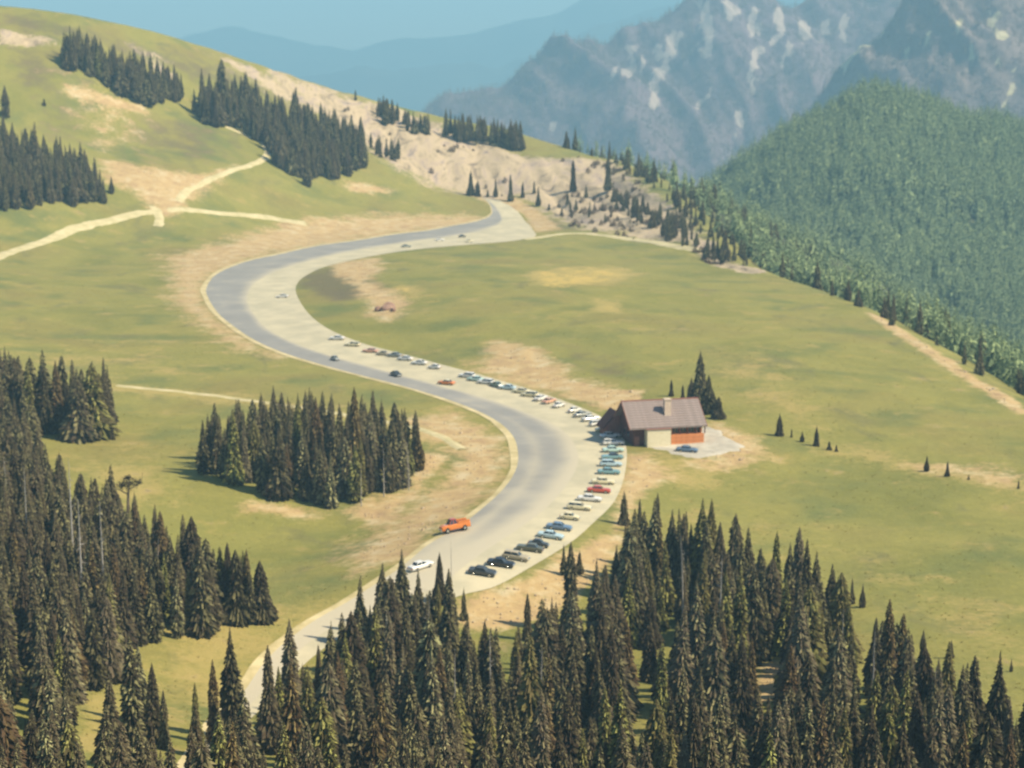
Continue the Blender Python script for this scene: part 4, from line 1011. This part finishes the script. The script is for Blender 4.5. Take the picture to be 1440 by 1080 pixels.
    parts += [('bumper', bm_, False, (xe + .08, 0, .47), []), ('bumper', bm_, False, (x0 - .08, 0, .47), [])]
    hl = MB().cyl((0, 0, 0), .10, .06, 10).mesh('headlight', M['lamp']); tl = MB().box(-.04, .04, -.12, .12, -.07, .07).mesh('tail_light', M['tail'])
    for sy in (-1, 1):
        parts.append(('headlight', hl, False, (xe + .03, sy * (hb - .2), .66), [])); parts.append(('tail_light', tl, False, (x0 - .03, sy * (hb - .2), .66), []))
    gr = MB().box(-.03, .03, -hb * .55, hb * .55, -.08, .08).mesh('grille', M['chrome']); parts.append(('grille', gr, False, (xe + .02, 0, .64), []))
    if kind == 'truck':
        bed = MB().box(-2.55, -.5, -.85, .85, 1.2, 1.24).mesh('cargo_bed', M['darkwood']); parts.append(('cargo_bed', bed, False, (0, 0, 0), []))
        for s_ in (-1, 1): parts.append(('side_rail', MB().box(-2.65, -.45, s_ * .93 - .03, s_ * .93 + .03, 1.2, 1.45).mesh('side_rail', None), True, (0, 0, 0), []))
    for nm, me, pt, loc, ch in parts:
        if pt: me.materials.append(PAINT['white'])
    return parts
PROTO = {k: car_proto(k) for k in ('sedan', 'wagon', 'compact', 'truck')}
def car(kind, c, u, v_, head, label, group=None, roofc=None):
    X, Y, Z = hit(u, v_); onr = inpoly(np.array([X]), np.array([Y]), road_poly)[0]
    # stand on the slope
    ca, sa = math.cos(R(head)), math.sin(R(head))
    e = empty('truck' if kind == 'truck' else 'parked_car' if group else 'car', (X, Y, Z + (.10 if onr else .15)), R(head))
    zf = H(X + ca * 2, Y + sa * 2)[0]; zb = H(X - ca * 2, Y - sa * 2)[0]; zl = H(X - sa, Y + ca)[0]; zr = H(X + sa, Y - ca)[0]
    e.rotation_euler = (math.atan2(zl - zr, 2), -math.atan2(zf - zb, 4), R(head))
    for nm, me, pt, loc, ch in PROTO[kind]:
        o = bpy.data.objects.new(nm, me); o.parent = e; o.location = loc; col.objects.link(o)
        if pt:
            o.material_slots[0].link = 'OBJECT'; o.material_slots[0].material = PAINT[roofc if (roofc and nm in ('roof', 'pillar')) else c]
        for n2, m2 in ch:
            q = bpy.data.objects.new(n2, m2); q.parent = o; col.objects.link(q)
    tag(e, label, 'truck' if kind == 'truck' else 'car', group)
    return e
G = 'cars parked along the road shoulder'
for a in [('sedan', 'charcoal', 678, 808, -12, 'dark grey sedan nearest the camera at the lower end of the parked row'),
          ('sedan', 'black', 704, 796, -14, 'black sedan second from the lower end of the parked row'),
          ('wagon', 'tan', 725, 787, -16, 'tan station wagon between the black sedan and an olive car'),
          ('sedan', 'olive', 745, 775, 170, 'dark olive sedan beyond the tan wagon in the lower row'),
          ('compact', 'charcoal', 757, 769, -10, 'small charcoal car squeezed beyond the olive sedan'),
          ('sedan', 'paleblue', 774, 757, -12, 'pale ice blue sedan just below the blue grey one'),
          ('sedan', 'blue', 786, 745, -10, 'blue grey sedan parked midway up the lower row'),
          ('wagon', 'cream', 814, 717, -8, 'cream white station wagon between the blue grey and red cars'),
          ('sedan', 'red', 842, 693, -4, 'bright red sedan parked nose out below the lodge'),
          ('sedan', 'cream', 848, 681, -3, 'pale yellow sedan immediately beyond the red one'),
          ('sedan', 'teal', 856, 667, 0, 'dull teal sedan above the pale yellow one'),
          ('wagon', 'paleblue', 859, 656, 2, 'light blue wagon second above the pale yellow car'),
          ('sedan', 'teal', 861, 646, 183, 'teal sedan with dark roof facing the road', 'charcoal'),
          ('sedan', 'mint', 862, 636, 5, 'mint green sedan parked level with the lodge terrace'),
          ('wagon', 'white', 862, 626, 8, 'white wagon parked closest to the pale lodge wall'),
          ('sedan', 'white', 858, 616, 15, 'white sedan in front of the dark lodge gable'),
          ('sedan', 'cream', 851, 607, 20, 'cream sedan angled toward the lodge annexe'),
          ('wagon', 'white', 842, 599, 25, 'white station wagon parked before the lodge annexe'),
          ('sedan', 'white', 831, 592, 30, 'white sedan just left of the annexe wagon'),
          ('sedan', 'grey', 819, 586, 35, 'grey sedan left of the cars by the annexe'),
          ('compact', 'white', 808, 580, 40, 'small white car on the outer bend left of the annexe'),
          ('compact', 'white', 786, 573, 50, 'small white car standing between salmon and grey neighbours'),
          ('sedan', 'salmon', 772, 567, 55, 'faded salmon sedan on the outer bend'),
          ('wagon', 'cream', 745, 558, 150, 'yellow cream wagon parked along the bank beyond the bend'),
          ('sedan', 'white', 829, 705, -6, 'white sedan squeezed between the cream wagon and the red sedan'),
          ('compact', 'cream', 801, 731, -9, 'small cream car just above the blue grey sedan'),
          ('wagon', 'white', 657, 531, 150, 'white wagon right of the orange sedan on the straight'),
          ('sedan', 'mint', 669, 536, 150, 'pale mint sedan second left of the dark green sedan'),
          ('sedan', 'white', 590, 513, 150, 'white sedan right of the pair near the middle of the straight'),
          ('compact', 'tan', 538, 500, 155, 'small tan car between the salmon and light grey sedans'),
          ('wagon', 'cream', 496, 487, 160, 'cream wagon between hairpin exit and the salmon sedan'),
          ('sedan', 'white', 760, 563, 60, 'white sedan right of the yellow cream wagon on the bend'),
          ('sedan', 'cream', 733, 553, 150, 'cream sedan tucked behind the yellow wagon'),
          ('sedan', 'paleblue', 714, 548, 150, 'pale blue sedan left of the cream cars'),
          ('sedan', 'green', 698, 544, 120, 'dark green sedan among pale cars on the straight'),
          ('wagon', 'white', 683, 540, 150, 'white wagon left of the dark green sedan'),
          ('compact', 'white', 611, 519, 150, 'small white car alone on the straight shoulder'),
          ('sedan', 'white', 570, 507, 150, 'white sedan near the middle of the straight'),
          ('sedan', 'grey', 555, 502, 150, 'light grey sedan next to the white one on the straight'),
          ('sedan', 'salmon', 521, 496, 160, 'salmon pink sedan parked toward the hairpin'),
          ('sedan', 'white', 474, 478, 165, 'white sedan at the inner edge of the hairpin exit')]:
    car(*a[:6], G, a[6] if len(a) > 6 else None)
car('sedan', 'white', 397, 419, 175, 'solitary white sedan parked on the hairpin shoulder')
car('sedan', 'black', 557, 529, -62, 'black car driving on the asphalt toward the hairpin')
car('compact', 'grey', 471, 507, -62, 'small grey car rounding the road below the hairpin')
car('sedan', 'orange', 628, 541, 150, 'orange sedan with cream roof stopped beside the asphalt', None, 'cream')
car('sedan', 'grey', 571, 348, 10, 'grey sedan on the far stretch of road, left of the white car')
car('sedan', 'white', 618, 339, 15, 'bright white car on the far stretch of road')
car('compact', 'charcoal', 650, 334, 20, 'dark small car farthest along the far stretch of road')
car('truck', 'orange', 640, 748, 20 + 180, 'orange red pickup truck coming down the near side of the road', None, 'red').scale = (1.15, 1.25, 1.5)
car('sedan', 'white', 592, 800, 40, 'white car at the lower road bend half hidden by firs')
car('sedan', 'blue', 966, 636, -12, 'blue grey sedan parked on the gravel before the lodge logs')
car('compact', 'cream', 660, 341, 15, 'cream car pulled over at the end of the far road')

# ---------------------------------------------------------------- rocks and ground texture
M['rock'] = simple('reddish_rock', (.20, .12, .09), (.34, .22, .16), 1.2, obj=True, bmp=.6)
def rock_mesh(seed, n=2):
    import bmesh
    bm = bmesh.new(); bmesh.ops.create_icosphere(bm, subdivisions=n, radius=1); r = random.Random(seed)
    pl = [(Vector((r.gauss(0, 1), r.gauss(0, 1), r.gauss(0, 1))).normalized(), r.uniform(.55, .9)) for _ in range(9)]
    for v in bm.verts:
        for d, k in pl:
            q = v.co.dot(d)
            if q > k: v.co -= d * (q - k)
        v.co.z *= .75
    me = bpy.data.meshes.new('boulder'); bm.to_mesh(me); bm.free(); me.materials.append(M['rock']); return me
RK = [rock_mesh(i, 3) for i in range(3)]
X, Y, Z = hit(545, 436)
for i, (dx, dy, s, lb) in enumerate([(0, 0, 3.1, 'large red brown boulder on the bare patch inside the hairpin'), (-3.6, 1.5, 1.7, 'smaller boulder leaning left of the large red brown one'), (2.2, -4.5, 1.3, 'small boulder below right of the large red brown one')]):
    o = put('boulder', RK[i], None, (X + dx, Y + dy, detail_z(X + dx, Y + dy) + s * .25), i * 1.1); o.scale = (s, s * .9, s); tag(o, lb, 'boulder')
# tufts and low shrubs scattered over the meadow (uncountable)
def tuft_mesh(seed, mat):
    r = random.Random(seed); V = []; F = []
    for k in range(26):
        a = r.random() * 6.28; d = r.random() ** .6; b = len(V); c = (math.cos(a) * d, math.sin(a) * d, 0)
        h_ = r.uniform(.25, .6) * (1.1 - d * .7)
        w_ = .14
        V += [(c[0] - w_ * math.sin(a), c[1] + w_ * math.cos(a), 0), (c[0] + w_ * math.sin(a), c[1] - w_ * math.cos(a), 0), (c[0] * 1.15, c[1] * 1.15, h_)]; F.append((b, b + 1, b + 2))
    return mesh('tuft', V, F, mat)
M['tuft'] = crown_material('meadow_herbs', (.18, .18, .05), (.28, .25, .08), (.27, .21, .07))
n = 60000; g = np.random.default_rng(9)
i = g.integers(0, GX.shape[0] - 1, n * 3); j = g.integers(0, GX.shape[1] - 1, n * 3)
uu, vv = gu[i, j], gv[i, j]
dn = .15 + 1.2 * (fbm(GX[i, j] / 20, GY[i, j] / 20, 3, 55) - .35)
k = (uu > -60) & (uu < 1500) & (vv > 0) & (vv < 1100) & (GY[i, j] < 900) & (rdist[i, j] > 2.5) & (rd[i, j] > 0) & (dirt[i, j] < .45) & (scree[i, j] < .4) & (beyond[i, j] < 5) & (g.random(n * 3) < dn)
ii, jj = i[k][:n], j[k][:n]
scatter_stuff('meadow_herbs', [tuft_mesh(q, M['tuft']) for q in range(4)], np.stack([GX[ii, jj], GY[ii, jj], GZ[ii, jj] - .03, g.uniform(.2, .45, len(ii))], -1), ['mid', 'olive'])
# rubble on scree
M['rubble'] = simple('pale_rubble', (.30, .22, .14), (.48, .38, .24), .8)
rubble = rock_mesh(77, 1); rubble.materials.clear(); rubble.materials.append(M['rubble'])
k = ((scree[i, j] > .5) | (dirt[i, j] > .7)) & (rd[i, j] > 0) & (beyond[i, j] < 4) & (rdist[i, j] > 1.5) & (GY[i, j] > 200) & (g.random(n * 3) < .5)
ii, jj = i[k][:5000], j[k][:5000]
scatter_stuff('rubble', [rubble], np.stack([GX[ii, jj], GY[ii, jj], GZ[ii, jj], g.uniform(.12, .45, len(ii)) * (1 + (g.random(len(ii)) < .05))], -1), ['mid'])

# brown scrub clinging to the scree ridge
M['scrub'] = crown_material('brown_scrub', (.07, .045, .032), (.20, .15, .085), (.13, .085, .06), .1, 1.0)
SC = []
for q in range(3):
    me = mesh('scrub', *fir_mesh(600 + q, wid=.45, levels=9, per=8, taper=.5, ragged=.5, bare=.0), M['scrub']); SC.append(me)
k = (scree[i, j] > .25) & (uu > 480) & (uu < 1040) & (rd[i, j] > 0) & (rdist[i, j] > 6) & (GY[i, j] > 850) & (fbm(GX[i, j] / 18, GY[i, j] / 45, 3, 91) > .50) & (g.random(n * 3) < .12 + .5 * smooth(780, 900, uu))
ii, jj = i[k][:2600], j[k][:2600]
scatter_stuff('scrub', SC, np.stack([GX[ii, jj], GY[ii, jj], GZ[ii, jj] - .2, g.uniform(1.2, 4.5, len(ii))], -1), ['mid', 'brown', 'dark'])
